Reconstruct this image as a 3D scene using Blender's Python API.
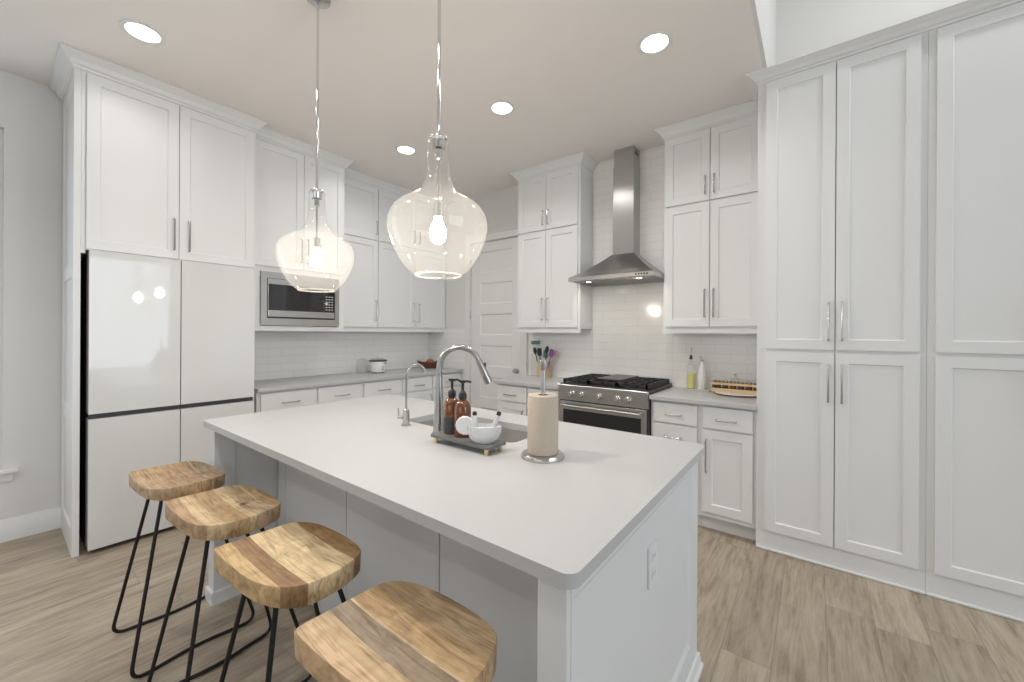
import bpy, bmesh, math, random
from mathutils import Vector, Matrix
PI = math.pi
random.seed(7)
S = bpy.context.scene
C = S.collection
for o in list(bpy.data.objects):
    bpy.data.objects.remove(o)

# ------------------------------------------------------------ camera, world, light, exposure
F_PX, YAW, ROLL, CY, EYE = 398.43, 0.652017, 0.0055851, 332.94, 1.36
cam_d = bpy.data.cameras.new('camera')
cam = bpy.data.objects.new('camera', cam_d)
C.objects.link(cam)
S.camera = cam
cam_d.sensor_width = 36.0
cam_d.lens = 36.0 * F_PX / 1024.0
cam_d.shift_y = -(341.0 - CY) / 1024.0
cam_d.clip_start = 0.02
fwd = Vector((-math.sin(YAW), math.cos(YAW), 0))
rgt = Vector((math.cos(YAW), math.sin(YAW), 0))
up = Vector((0, 0, 1))
r2 = rgt * math.cos(ROLL) + up * math.sin(ROLL)
u2 = -rgt * math.sin(ROLL) + up * math.cos(ROLL)
cam.matrix_world = Matrix(((r2.x, u2.x, -fwd.x, 0), (r2.y, u2.y, -fwd.y, 0), (r2.z, u2.z, -fwd.z, EYE), (0, 0, 0, 1)))

S.view_settings.view_transform = 'Standard'
S.view_settings.look = 'None'
S.view_settings.gamma = 1.0
S.view_settings.use_curve_mapping = False
S.view_settings.exposure = -0.28

W = bpy.data.worlds.new('sky')
S.world = W
W.use_nodes = True
W.node_tree.nodes['Background'].inputs[0].default_value = (0.85, 0.92, 1.0, 1)
W.node_tree.nodes['Background'].inputs[1].default_value = 1.0


def area_light(name, loc, target, sx, sy, power, col):
    d = bpy.data.lights.new(name, 'AREA')
    d.shape = 'RECTANGLE'
    d.size, d.size_y, d.energy, d.color = sx, sy, power, col
    o = bpy.data.objects.new(name, d)
    C.objects.link(o)
    o.location = loc
    o.rotation_euler = (Vector(target) - Vector(loc)).to_track_quat('-Z', 'Y').to_euler()
    return o


# daylight through the great room windows (right side and behind the camera) and the left window
area_light('daylight_right', (5.85, 0.6, 1.75), (0, 0.6, 1.5), 4.2, 2.5, 125, (0.76, 0.88, 1.0))
area_light('daylight_rear', (0.4, -5.35, 1.75), (0.4, 0, 1.6), 5.2, 2.5, 30, (0.84, 0.92, 1.0))
area_light('daylight_left', (-4.45, -0.72, 1.57), (0, -0.72, 1.5), 1.4, 2.1, 16, (0.95, 0.98, 1.0))
CAN_POWER, HOOD_POWER = 6.8, 0.9

# ------------------------------------------------------------ mesh helpers


class MB:
    """collects vertices and faces for ONE mesh"""

    def __init__(self):
        self.v, self.f = [], []

    def add(self, vs, fs):
        n = len(self.v)
        self.v += [tuple(p) for p in vs]
        self.f += [tuple(i + n for i in q) for q in fs]
        return self

    def box(self, a, b):
        x0, y0, z0 = a
        x1, y1, z1 = b
        return self.add([(x0, y0, z0), (x1, y0, z0), (x1, y1, z0), (x0, y1, z0), (x0, y0, z1), (x1, y0, z1), (x1, y1, z1), (x0, y1, z1)],
                        [(0, 3, 2, 1), (4, 5, 6, 7), (0, 1, 5, 4), (1, 2, 6, 5), (2, 3, 7, 6), (3, 0, 4, 7)])

    def prism(self, poly, z0, z1):
        n = len(poly)
        vs = [(x, y, z0) for x, y in poly] + [(x, y, z1) for x, y in poly]
        fs = [tuple(range(n))[::-1], tuple(range(n, 2 * n))] + [(i, (i + 1) % n, n + (i + 1) % n, n + i) for i in range(n)]
        return self.add(vs, fs)

    def lathe(self, prof, n=32, c=(0, 0, 0)):
        vs, fs, rings = [], [], []
        for r, z in prof:
            if r < 1e-6:
                rings.append([len(vs)])
                vs.append((c[0], c[1], c[2] + z))
            else:
                rings.append(list(range(len(vs), len(vs) + n)))
                vs += [(c[0] + r * math.cos(2 * PI * k / n), c[1] + r * math.sin(2 * PI * k / n), c[2] + z) for k in range(n)]
        for a, b in zip(rings, rings[1:]):
            for k in range(n):
                k2 = (k + 1) % n
                if len(a) == 1 and len(b) == 1:
                    continue
                if len(a) == 1:
                    fs.append((a[0], b[k2], b[k]))
                elif len(b) == 1:
                    fs.append((a[k], a[k2], b[0]))
                else:
                    fs.append((a[k], a[k2], b[k2], b[k]))
        return self.add(vs, fs)

    def tube(self, pts, r, n=10, radii=None):
        pts = [Vector(p) for p in pts]
        m = len(pts)
        tans = []
        for i in range(m):
            t = (pts[min(i + 1, m - 1)] - pts[max(i - 1, 0)])
            tans.append(t.normalized())
        ref = Vector((0, 0, 1)) if abs(tans[0].z) < 0.9 else Vector((1, 0, 0))
        nrm = tans[0].cross(ref).normalized()
        vs, fs = [], []
        for i in range(m):
            if i:
                ax = tans[i - 1].cross(tans[i])
                if ax.length > 1e-7:
                    nrm = Matrix.Rotation(tans[i - 1].angle(tans[i]), 3, ax.normalized()) @ nrm
            bi = tans[i].cross(nrm).normalized()
            rr = radii[i] if radii else r
            for k in range(n):
                a = 2 * PI * k / n
                vs.append(pts[i] + (nrm * math.cos(a) + bi * math.sin(a)) * rr)
        for i in range(m - 1):
            for k in range(n):
                k2 = (k + 1) % n
                fs.append((i * n + k, i * n + k2, (i + 1) * n + k2, (i + 1) * n + k))
        fs.append(tuple(range(n))[::-1])
        fs.append(tuple(range((m - 1) * n, m * n)))
        return self.add(vs, fs)

    def sphere(self, c, r, sx=1, sy=1, sz=1, n=20, m=12):
        vs, fs = [], []
        prof = [(math.sin(PI * i / m), -math.cos(PI * i / m)) for i in range(m + 1)]
        t = MB().lathe([(a * r, b * r) for a, b in prof], n)
        return self.add([(c[0] + x * sx, c[1] + y * sy, c[2] + z * sz) for x, y, z in t.v], t.f)

    def xf(self, M):
        self.v = [tuple(M @ Vector(p)) for p in self.v]
        return self

    def build(self, name, m, parent=None, smooth=True, bevel=0.0, seg=2, angle=35):
        me = bpy.data.meshes.new(name)
        me.from_pydata(self.v, [], self.f)
        bm = bmesh.new()
        bm.from_mesh(me)
        bmesh.ops.recalc_face_normals(bm, faces=bm.faces)
        bm.to_mesh(me)
        bm.free()
        if smooth:
            me.polygons.foreach_set('use_smooth', [True] * len(me.polygons))
            me.set_sharp_from_angle(angle=math.radians(angle))
        me.materials.append(m)
        o = bpy.data.objects.new(name, me)
        C.objects.link(o)
        if parent:
            o.parent = parent
        if bevel:
            b = o.modifiers.new('bevel', 'BEVEL')
            b.width, b.segments, b.limit_method, b.angle_limit = bevel, seg, 'ANGLE', math.radians(30)
            b.harden_normals = True
        return o


def fillet(pts, rad, n=6):
    """round the corners of a polyline"""
    pts = [Vector(p) for p in pts]
    out = [pts[0]]
    for i in range(1, len(pts) - 1):
        a, b, c = pts[i - 1], pts[i], pts[i + 1]
        r = rad[i - 1] if isinstance(rad, (list, tuple)) else rad
        d1, d2 = (a - b), (c - b)
        ang = d1.angle(d2)
        if ang > PI - 0.02 or r <= 0:
            out.append(b)
            continue
        t = min(r / math.tan(ang / 2), d1.length * 0.48, d2.length * 0.48)
        p, q = b + d1.normalized() * t, b + d2.normalized() * t
        for k in range(n + 1):
            s = k / n
            out.append(p * (1 - s) ** 2 + b * 2 * s * (1 - s) + q * s * s)
    out.append(pts[-1])
    return out


def round_rect(x0, y0, x1, y1, r, n=8):
    if not isinstance(r, (list, tuple)):
        r = [r] * 4
    out = []
    for (cx, cy, sx, sy, a0), rr in zip(((x1, y1, -1, -1, 0), (x0, y1, 1, -1, 90), (x0, y0, 1, 1, 180), (x1, y0, -1, 1, 270)), r):
        for k in range(n + 1):
            a = math.radians(a0 + 90 * k / n)
            out.append((cx + sx * rr + rr * math.cos(a), cy + sy * rr + rr * math.sin(a)))
    return out


def sweep(path, prof, closed_ends=True):
    """sweep a profile [(outward, z)] along a 2D path, outward being to the RIGHT of the direction of travel"""
    P = [Vector(p) for p in path]
    vs, fs, n, m = [], [], len(prof), len(P)
    for i, p in enumerate(P):
        d0 = (P[i] - P[i - 1]).normalized() if i else (P[1] - P[0]).normalized()
        d1 = (P[i + 1] - P[i]).normalized() if i < m - 1 else d0
        n0, n1 = Vector((d0.y, -d0.x)), Vector((d1.y, -d1.x))
        mt = (n0 + n1)
        mt = mt / (mt.length_squared / 2)
        for u, z in prof:
            q = p + mt * u
            vs.append((q.x, q.y, z))
    for i in range(m - 1):
        for k in range(n):
            k2 = (k + 1) % n
            fs.append((i * n + k, i * n + k2, (i + 1) * n + k2, (i + 1) * n + k))
    fs.append(tuple(range(n)))
    fs.append(tuple(range((m - 1) * n, m * n)))
    return MB().add(vs, fs)


def thing(name, label, cat, loc=(0, 0, 0), rot=0.0, group=None):
    o = bpy.data.objects.new(name, None)
    C.objects.link(o)
    o.empty_display_size = 0.1
    o.location = loc
    o.rotation_euler = (0, 0, rot)
    return tag(o, label, cat, group)


def tag(o, label, cat, group=None):
    o['label'] = label
    o['category'] = cat
    if group:
        o['group'] = group
    return o


def struct(name, mb, m, parent=None, **k):
    o = mb.build(name, m, parent, **k)
    if not parent:
        o['kind'] = 'structure'
    return o


# ------------------------------------------------------------ materials


def new_mat(name):
    m = bpy.data.materials.new(name)
    m.use_nodes = True
    return m, m.node_tree, m.node_tree.nodes['Principled BSDF']


def pmat(name, col, rough=0.5, metal=0.0, spec=0.5, coat=0.0, emit=None, estr=0.0, noise=0.0, nscale=6.0, stretch=None, bump=0.0, trans=0.0):
    m, nt, b = new_mat(name)
    b.inputs['Base Color'].default_value = (*col, 1)
    b.inputs['Roughness'].default_value = rough
    b.inputs['Metallic'].default_value = metal
    b.inputs['Specular IOR Level'].default_value = spec
    b.inputs['Coat Weight'].default_value = coat
    b.inputs['Transmission Weight'].default_value = trans
    if emit:
        b.inputs['Emission Color'].default_value = (*emit, 1)
        b.inputs['Emission Strength'].default_value = estr
    if noise or bump:
        tc = nt.nodes.new('ShaderNodeTexCoord')
        mp = nt.nodes.new('ShaderNodeMapping')
        mp.inputs['Scale'].default_value = stretch or (1, 1, 1)
        nz = nt.nodes.new('ShaderNodeTexNoise')
        nz.inputs['Scale'].default_value = nscale
        nz.inputs['Detail'].default_value = 4
        nt.links.new(tc.outputs['Object'], mp.inputs[0])
        nt.links.new(mp.outputs[0], nz.inputs['Vector'])
        if noise:
            mx = nt.nodes.new('ShaderNodeMix')
            mx.data_type = 'RGBA'
            mx.inputs[6].default_value = (*[c * (1 - noise) for c in col], 1)
            mx.inputs[7].default_value = (*[min(1, c * (1 + noise)) for c in col], 1)
            nt.links.new(nz.outputs[0], mx.inputs[0])
            nt.links.new(mx.outputs[2], b.inputs['Base Color'])
        if bump:
            bp = nt.nodes.new('ShaderNodeBump')
            bp.inputs['Strength'].default_value = bump
            bp.inputs['Distance'].default_value = 0.002
            nt.links.new(nz.outputs[0], bp.inputs['Height'])
            nt.links.new(bp.outputs[0], b.inputs['Normal'])
    return m


def math_node(nt, op, a, b=None, c=None):
    n = nt.nodes.new('ShaderNodeMath')
    n.operation = op
    for i, x in enumerate((a, b, c)):
        if x is None:
            continue
        if isinstance(x, (int, float)):
            n.inputs[i].default_value = x
        else:
            nt.links.new(x, n.inputs[i])
    return n.outputs[0]


def ramp(nt, fac, stops, interp='LINEAR'):
    r = nt.nodes.new('ShaderNodeValToRGB')
    r.color_ramp.interpolation = interp
    e = r.color_ramp.elements
    e[0].position, e[0].color = stops[0][0], (*stops[0][1], 1)
    e[1].position, e[1].color = stops[-1][0], (*stops[-1][1], 1)
    for p, c in stops[1:-1]:
        q = e.new(p)
        q.color = (*c, 1)
    nt.links.new(fac, r.inputs[0])
    return r.outputs[0]


def mix_col(nt, fac, a, b, mode='MIX'):
    n = nt.nodes.new('ShaderNodeMix')
    n.data_type = 'RGBA'
    n.blend_type = mode
    for i, x in ((0, fac), (6, a), (7, b)):
        if isinstance(x, (int, float)):
            n.inputs[i].default_value = x
        elif isinstance(x, tuple):
            n.inputs[i].default_value = (*x, 1)
        else:
            nt.links.new(x, n.inputs[i])
    return n.outputs[2]


def floor_material():
    m, nt, b = new_mat('oak_plank_floor')
    tc = nt.nodes.new('ShaderNodeTexCoord')
    sp = nt.nodes.new('ShaderNodeSeparateXYZ')
    nt.links.new(tc.outputs['Object'], sp.inputs[0])
    x, y = sp.outputs[0], sp.outputs[1]
    PW, PL = 0.183, 1.22
    u = math_node(nt, 'DIVIDE', math_node(nt, 'ADD', x, 20 * PW + 0.14), PW)
    row = math_node(nt, 'FLOOR', u)
    wn = nt.nodes.new('ShaderNodeTexWhiteNoise')
    wn.noise_dimensions = '1D'
    nt.links.new(row, wn.inputs['W'])
    v = math_node(nt, 'ADD', math_node(nt, 'DIVIDE', math_node(nt, 'ADD', y, 30.0), PL), wn.outputs[0])
    idx = math_node(nt, 'FLOOR', v)
    cv = nt.nodes.new('ShaderNodeCombineXYZ')
    nt.links.new(row, cv.inputs[0])
    nt.links.new(idx, cv.inputs[1])
    w2 = nt.nodes.new('ShaderNodeTexWhiteNoise')
    w2.noise_dimensions = '2D'
    nt.links.new(cv.outputs[0], w2.inputs['Vector'])
    # grain along the planks
    gv = nt.nodes.new('ShaderNodeCombineXYZ')
    nt.links.new(math_node(nt, 'MULTIPLY', x, 58.0), gv.inputs[0])
    nt.links.new(math_node(nt, 'MULTIPLY', y, 5.0), gv.inputs[1])
    nt.links.new(math_node(nt, 'MULTIPLY', w2.outputs[0], 40.0), gv.inputs[2])
    nz = nt.nodes.new('ShaderNodeTexNoise')
    nz.inputs['Scale'].default_value = 1.0
    nz.inputs['Detail'].default_value = 8
    nz.inputs['Roughness'].default_value = 0.62
    nz.inputs['Distortion'].default_value = 0.8
    nt.links.new(gv.outputs[0], nz.inputs['Vector'])
    g2 = nt.nodes.new('ShaderNodeCombineXYZ')
    nt.links.new(math_node(nt, 'MULTIPLY', x, 7.0), g2.inputs[0])
    nt.links.new(math_node(nt, 'MULTIPLY', y, 1.1), g2.inputs[1])
    nt.links.new(math_node(nt, 'MULTIPLY', w2.outputs[0], 77.0), g2.inputs[2])
    n2 = nt.nodes.new('ShaderNodeTexNoise')
    n2.inputs['Scale'].default_value = 1.3
    n2.inputs['Detail'].default_value = 3
    n2.inputs['Distortion'].default_value = 1.5
    nt.links.new(g2.outputs[0], n2.inputs['Vector'])
    fac = math_node(nt, 'ADD', math_node(nt, 'MULTIPLY', nz.outputs[0], 0.55), math_node(nt, 'MULTIPLY', n2.outputs[0], 0.45))
    col = ramp(nt, fac, [(0.34, (0.26, 0.205, 0.145)), (0.5, (0.425, 0.35, 0.265)), (0.66, (0.53, 0.455, 0.36))])
    tone = ramp(nt, w2.outputs[0], [(0.0, (0.80, 0.79, 0.78)), (1.0, (1.10, 1.10, 1.10))])
    col = mix_col(nt, 1.0, col, tone, 'MULTIPLY')
    fu = math_node(nt, 'FRACT', u)
    fv = math_node(nt, 'FRACT', v)
    e1 = math_node(nt, 'MINIMUM', fu, math_node(nt, 'SUBTRACT', 1.0, fu))
    e2 = math_node(nt, 'MULTIPLY', math_node(nt, 'MINIMUM', fv, math_node(nt, 'SUBTRACT', 1.0, fv)), PL / PW)
    ed = math_node(nt, 'LESS_THAN', math_node(nt, 'MINIMUM', e1, e2), 0.009)
    col = mix_col(nt, math_node(nt, 'MULTIPLY', ed, 0.45), col, (0.16, 0.12, 0.09))
    nt.links.new(col, b.inputs['Base Color'])
    b.inputs['Roughness'].default_value = 0.42
    b.inputs['Specular IOR Level'].default_value = 0.35
    bp = nt.nodes.new('ShaderNodeBump')
    bp.inputs['Strength'].default_value = 0.12
    bp.inputs['Distance'].default_value = 0.002
    nt.links.new(nz.outputs[0], bp.inputs['Height'])
    nt.links.new(bp.outputs[0], b.inputs['Normal'])
    return m


def tile_material():
    m, nt, b = new_mat('white_subway_tile')
    tc = nt.nodes.new('ShaderNodeTexCoord')
    br = nt.nodes.new('ShaderNodeTexBrick')
    br.inputs['Scale'].default_value = 1.0
    br.inputs['Brick Width'].default_value = 0.225
    br.inputs['Row Height'].default_value = 0.075
    br.inputs['Mortar Size'].default_value = 0.0022
    br.inputs['Mortar Smooth'].default_value = 0.2
    br.inputs['Color1'].default_value = (0.90, 0.89, 0.87, 1)
    br.inputs['Color2'].default_value = (0.88, 0.87, 0.85, 1)
    br.inputs['Mortar'].default_value = (0.78, 0.765, 0.745, 1)
    # the tile sheets lie in their own x/z plane
    sp = nt.nodes.new('ShaderNodeSeparateXYZ')
    cb = nt.nodes.new('ShaderNodeCombineXYZ')
    nt.links.new(tc.outputs['Object'], sp.inputs[0])
    nt.links.new(sp.outputs[0], cb.inputs[0])
    nt.links.new(sp.outputs[2], cb.inputs[1])
    nt.links.new(cb.outputs[0], br.inputs['Vector'])
    nt.links.new(br.outputs['Color'], b.inputs['Base Color'])
    b.inputs['Roughness'].default_value = 0.12
    bp = nt.nodes.new('ShaderNodeBump')
    bp.inputs['Strength'].default_value = 0.35
    bp.inputs['Distance'].default_value = 0.002
    bp.invert = True
    nt.links.new(br.outputs['Fac'], bp.inputs['Height'])
    nt.links.new(bp.outputs[0], b.inputs['Normal'])
    return m


def seat_material(name, bands, knot=None):
    """glued hardwood staves running along the seat's x axis; bands = [(start y fraction, colour)]"""
    m, nt, b = new_mat(name)
    tc = nt.nodes.new('ShaderNodeTexCoord')
    sp = nt.nodes.new('ShaderNodeSeparateXYZ')
    nt.links.new(tc.outputs['Object'], sp.inputs[0])
    x, y, z = sp.outputs
    fr = math_node(nt, 'ADD', math_node(nt, 'DIVIDE', y, 0.30), 0.5)
    base = ramp(nt, fr, bands, 'CONSTANT')
    off = ramp(nt, fr, [(p, ((i * 37 % 11) / 11.0,) * 3) for i, (p, _) in enumerate(bands)], 'CONSTANT')
    cv = nt.nodes.new('ShaderNodeCombineXYZ')
    nt.links.new(math_node(nt, 'MULTIPLY', x, 5.5), cv.inputs[0])
    nt.links.new(math_node(nt, 'MULTIPLY', y, 55.0), cv.inputs[1])
    nt.links.new(math_node(nt, 'ADD', math_node(nt, 'MULTIPLY', off, 9.0), math_node(nt, 'MULTIPLY', z, 18.0)), cv.inputs[2])
    nz = nt.nodes.new('ShaderNodeTexNoise')
    nz.inputs['Scale'].default_value = 1.0
    nz.inputs['Detail'].default_value = 5
    nz.inputs['Roughness'].default_value = 0.6
    nz.inputs['Distortion'].default_value = 1.6
    nt.links.new(cv.outputs[0], nz.inputs['Vector'])
    tone = ramp(nt, nz.outputs[0], [(0.30, (0.50, 0.45, 0.39)), (0.5, (0.95, 0.95, 0.93)), (0.70, (1.20, 1.21, 1.19))])
    col = mix_col(nt, 1.0, base, tone, 'MULTIPLY')
    # broad stain
    n2 = nt.nodes.new('ShaderNodeTexNoise')
    n2.inputs['Scale'].default_value = 7.0
    n2.inputs['Distortion'].default_value = 2.0
    nt.links.new(tc.outputs['Object'], n2.inputs['Vector'])
    t2 = ramp(nt, n2.outputs[0], [(0.35, (0.80, 0.77, 0.73)), (0.6, (1.04, 1.04, 1.04))])
    col = mix_col(nt, 1.0, col, t2, 'MULTIPLY')
    if knot:
        vm = nt.nodes.new('ShaderNodeVectorMath')
        vm.operation = 'DISTANCE'
        vm.inputs[1].default_value = knot
        nt.links.new(tc.outputs['Object'], vm.inputs[0])
        k = ramp(nt, math_node(nt, 'ADD', vm.outputs['Value'], math_node(nt, 'MULTIPLY', nz.outputs[0], 0.012)), [(0.0, (0.12, 0.07, 0.04)), (0.014, (0.25, 0.16, 0.10)), (0.024, (1, 1, 1))])
        col = mix_col(nt, 1.0, col, k, 'MULTIPLY')
    nt.links.new(col, b.inputs['Base Color'])
    b.inputs['Roughness'].default_value = 0.48
    bp = nt.nodes.new('ShaderNodeBump')
    bp.inputs['Strength'].default_value = 0.15
    bp.inputs['Distance'].default_value = 0.002
    nt.links.new(nz.outputs[0], bp.inputs['Height'])
    nt.links.new(bp.outputs[0], b.inputs['Normal'])
    return m


def brushed(name, col, rough=0.3, stretch=(1, 1, 60), aniso=0.0):
    m, nt, b = new_mat(name)
    b.inputs['Base Color'].default_value = (*col, 1)
    b.inputs['Metallic'].default_value = 1.0
    tc = nt.nodes.new('ShaderNodeTexCoord')
    mp = nt.nodes.new('ShaderNodeMapping')
    mp.inputs['Scale'].default_value = stretch
    nz = nt.nodes.new('ShaderNodeTexNoise')
    nz.inputs['Scale'].default_value = 4
    nt.links.new(tc.outputs['Object'], mp.inputs[0])
    nt.links.new(mp.outputs[0], nz.inputs['Vector'])
    if aniso:
        tg = nt.nodes.new('ShaderNodeTangent')
        tg.direction_type, tg.axis = 'RADIAL', 'Z'
        nt.links.new(tg.outputs[0], b.inputs['Tangent'])
        b.inputs['Anisotropic'].default_value = aniso
        b.inputs['Anisotropic Rotation'].default_value = 0.0
    r = math_node(nt, 'ADD', math_node(nt, 'MULTIPLY', nz.outputs[0], 0.06), rough - 0.03)
    nt.links.new(r, b.inputs['Roughness'])
    return m


def thin_glass(name, tint=(1, 1, 1), milk=0.0, milk_col=(0.95, 0.93, 0.9), rough=0.02, seeds=0.0, refl=1.0):
    """thin blown glass: clear pass-through, Fresnel reflection, and a little milky scatter and seeds"""
    m, nt, b = new_mat(name)
    nt.nodes.remove(b)
    out = nt.nodes['Material Output']
    tr = nt.nodes.new('ShaderNodeBsdfTransparent')
    tr.inputs[0].default_value = (*tint, 1)
    gl = nt.nodes.new('ShaderNodeBsdfGlossy')
    gl.inputs['Roughness'].default_value = rough
    fr = nt.nodes.new('ShaderNodeFresnel')
    # the Fresnel node inverts the index on back faces; undo that so both sides of a thin wall reflect alike
    gm = nt.nodes.new('ShaderNodeNewGeometry')
    nt.links.new(math_node(nt, 'SUBTRACT', 1.5, math_node(nt, 'MULTIPLY', gm.outputs['Backfacing'], 1.5 - 1 / 1.5)), fr.inputs[0])
    mx = nt.nodes.new('ShaderNodeMixShader')
    nt.links.new(math_node(nt, 'MULTIPLY', fr.outputs[0], refl), mx.inputs[0])
    nt.links.new(tr.outputs[0], mx.inputs[1])
    nt.links.new(gl.outputs[0], mx.inputs[2])
    last = mx.outputs[0]
    if milk or seeds:
        df = nt.nodes.new('ShaderNodeBsdfDiffuse')
        df.inputs[0].default_value = (*milk_col, 1)
        tl = nt.nodes.new('ShaderNodeBsdfTranslucent')
        tl.inputs[0].default_value = (*milk_col, 1)
        m1 = nt.nodes.new('ShaderNodeMixShader')
        m1.inputs[0].default_value = 0.5
        nt.links.new(df.outputs[0], m1.inputs[1])
        nt.links.new(tl.outputs[0], m1.inputs[2])
        m2 = nt.nodes.new('ShaderNodeMixShader')
        nt.links.new(last, m2.inputs[1])
        nt.links.new(m1.outputs[0], m2.inputs[2])
        m2.inputs[0].default_value = milk
        if seeds:
            tc = nt.nodes.new('ShaderNodeTexCoord')
            vo = nt.nodes.new('ShaderNodeTexVoronoi')
            vo.inputs['Scale'].default_value = 55
            nt.links.new(tc.outputs['Object'], vo.inputs['Vector'])
            sd = math_node(nt, 'LESS_THAN', vo.outputs['Distance'], 0.13)
            nt.links.new(math_node(nt, 'ADD', math_node(nt, 'MULTIPLY', sd, seeds), milk), m2.inputs[0])
        last = m2.outputs[0]
    nt.links.new(last, out.inputs[0])
    return m


M = {}
M['white'] = pmat('white_cabinet_paint', (0.80, 0.80, 0.795), 0.38, noise=0.012, nscale=3)
M['trim'] = pmat('white_trim_paint', (0.80, 0.795, 0.78), 0.40, noise=0.012, nscale=3)
M['wall'] = pmat('warm_white_wall_paint', (0.76, 0.745, 0.72), 0.85, noise=0.015, nscale=4, bump=0.08)
M['ceil'] = pmat('ceiling_paint', (0.88, 0.845, 0.82), 0.9, noise=0.015, nscale=5, bump=0.1)
M['island'] = pmat('pale_grey_island_paint', (0.74, 0.745, 0.75), 0.42, noise=0.012, nscale=3)
M['quartz'] = pmat('white_quartz', (0.52, 0.52, 0.52), 0.34, noise=0.02, nscale=14)
M['floor'] = floor_material()
M['tile'] = tile_material()
M['steel'] = brushed('brushed_stainless', (0.52, 0.515, 0.505), 0.30, (70, 70, 2), 0.75)
M['steel_h'] = brushed('brushed_stainless_horizontal', (0.50, 0.485, 0.465), 0.30, (2, 2, 60))
M['dsteel'] = pmat('smooth_stainless', (0.36, 0.35, 0.34), 0.28, 1.0, noise=0.03, nscale=3)
M['basin'] = pmat('brushed_sink_steel', (0.58, 0.56, 0.54), 0.32, 0.65, noise=0.03)
M['nickel'] = brushed('satin_nickel', (0.55, 0.54, 0.52), 0.24, (10, 10, 10))
M['faucet'] = brushed('brushed_faucet_nickel', (0.44, 0.43, 0.415), 0.24, (6, 6, 40))
M['chrome'] = pmat('polished_chrome', (0.75, 0.75, 0.75), 0.06, 1.0)
M['fridge'] = pmat('white_glass_front', (0.73, 0.73, 0.72), 0.03, coat=0.3, noise=0.006, nscale=2)
M['fside'] = pmat('rosy_grey_door_edge', (0.55, 0.49, 0.47), 0.4, noise=0.03)
M['black'] = pmat('black_plastic', (0.018, 0.018, 0.02), 0.4, noise=0.1)
M['dark'] = pmat('charcoal_recess', (0.045, 0.045, 0.048), 0.5, noise=0.1)
M['iron'] = pmat('cast_iron', (0.02, 0.02, 0.021), 0.55, noise=0.2, nscale=60, bump=0.3)
M['griddle'] = pmat('grey_griddle', (0.10, 0.10, 0.105), 0.35, 0.6, noise=0.15, nscale=20)
M['bglass'] = pmat('black_oven_glass', (0.010, 0.010, 0.011), 0.05, coat=0.5, noise=0.1)
M['rod'] = pmat('black_iron_rod', (0.012, 0.012, 0.012), 0.45, 0.3, noise=0.1)
M['plate'] = pmat('white_plastic', (0.78, 0.78, 0.78), 0.35, noise=0.01)
M['mark'] = pmat('pale_printed_marks', (0.55, 0.55, 0.55), 0.5, noise=0.02)
M['pglass'] = thin_glass('seeded_pendant_glass', (0.97, 0.965, 0.955), 0.032, (1.0, 0.975, 0.94), 0.012, 0.07, 0.85)
M['lip'] = thin_glass('pendant_glass_lip', (0.97, 0.965, 0.955), 0.16, (1.0, 0.97, 0.93), 0.03)
M['clear'] = thin_glass('clear_glass', (0.97, 0.98, 0.98), 0.06, (0.9, 0.9, 0.9))
M['pane'] = thin_glass('window_pane', (0.95, 0.97, 0.98), 0.0)
M['bulb'] = pmat('glowing_bulb', (1, 0.95, 0.85), 0.3, emit=(1.0, 0.92, 0.80), estr=365, noise=0.01)
M['led'] = pmat('lit_diffuser', (1, 1, 1), 0.5, emit=(1.0, 0.965, 0.92), estr=13, noise=0.01)
M['amber'] = pmat('amber_glass', (0.22, 0.075, 0.016), 0.06, coat=0.6, noise=0.12, nscale=30, trans=0.55)
M['slate'] = pmat('dark_grey_slate', (0.15, 0.15, 0.155), 0.5, noise=0.25, nscale=25, stretch=(1, 4, 1), bump=0.15)
M['gold'] = pmat('pale_brass', (0.70, 0.56, 0.30), 0.3, 1.0, noise=0.03)
M['ribbed'] = pmat('ribbed_white_glass', (0.80, 0.80, 0.79), 0.18, coat=0.3, noise=0.03, trans=0.15)
M['paper'] = pmat('natural_paper_towel', (0.53, 0.45, 0.365), 0.95, noise=0.04, nscale=90, bump=0.5)
M['card'] = pmat('brown_cardboard', (0.30, 0.22, 0.15), 0.9, noise=0.05)
M['wood_l'] = pmat('light_bamboo', (0.62, 0.44, 0.25), 0.5, noise=0.14, nscale=8, stretch=(14, 14, 1))
M['wood_x'] = pmat('light_pine_rail', (0.70, 0.50, 0.29), 0.5, noise=0.12, nscale=8, stretch=(1, 14, 14))
M['wood_d'] = pmat('reddish_dark_wood', (0.13, 0.045, 0.028), 0.4, noise=0.35, nscale=14, stretch=(4, 1, 4))
M['clay'] = pmat('russet_glaze', (0.34, 0.10, 0.045), 0.35, noise=0.2, nscale=20)
M['spice'] = pmat('brown_spice', (0.16, 0.085, 0.04), 0.7, noise=0.5, nscale=45)
M['oil'] = pmat('yellow_green_oil', (0.80, 0.76, 0.28), 0.08, noise=0.05, coat=0.5)
M['ceramic'] = pmat('white_glazed_ceramic', (0.80, 0.79, 0.77), 0.15, noise=0.015)
M['marble'] = pmat('grey_veined_marble', (0.55, 0.54, 0.52), 0.25, noise=0.2, nscale=12)
M['teal'] = pmat('teal_plastic', (0.10, 0.23, 0.20), 0.4, noise=0.08)
M['green'] = pmat('sage_green_silicone', (0.10, 0.24, 0.15), 0.5, noise=0.1)
M['purple'] = pmat('purple_silicone', (0.25, 0.10, 0.30), 0.5, noise=0.1)
M['pink'] = pmat('dusty_pink_silicone', (0.55, 0.30, 0.34), 0.5, noise=0.08)

# ------------------------------------------------------------ the room
XL, YB, ZC, XE = -4.15, 3.59, 3.02, -0.25   # left wall, back wall, kitchen ceiling, ceiling edge
XR, YR, ZH = 6.0, -5.5, 4.3

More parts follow.
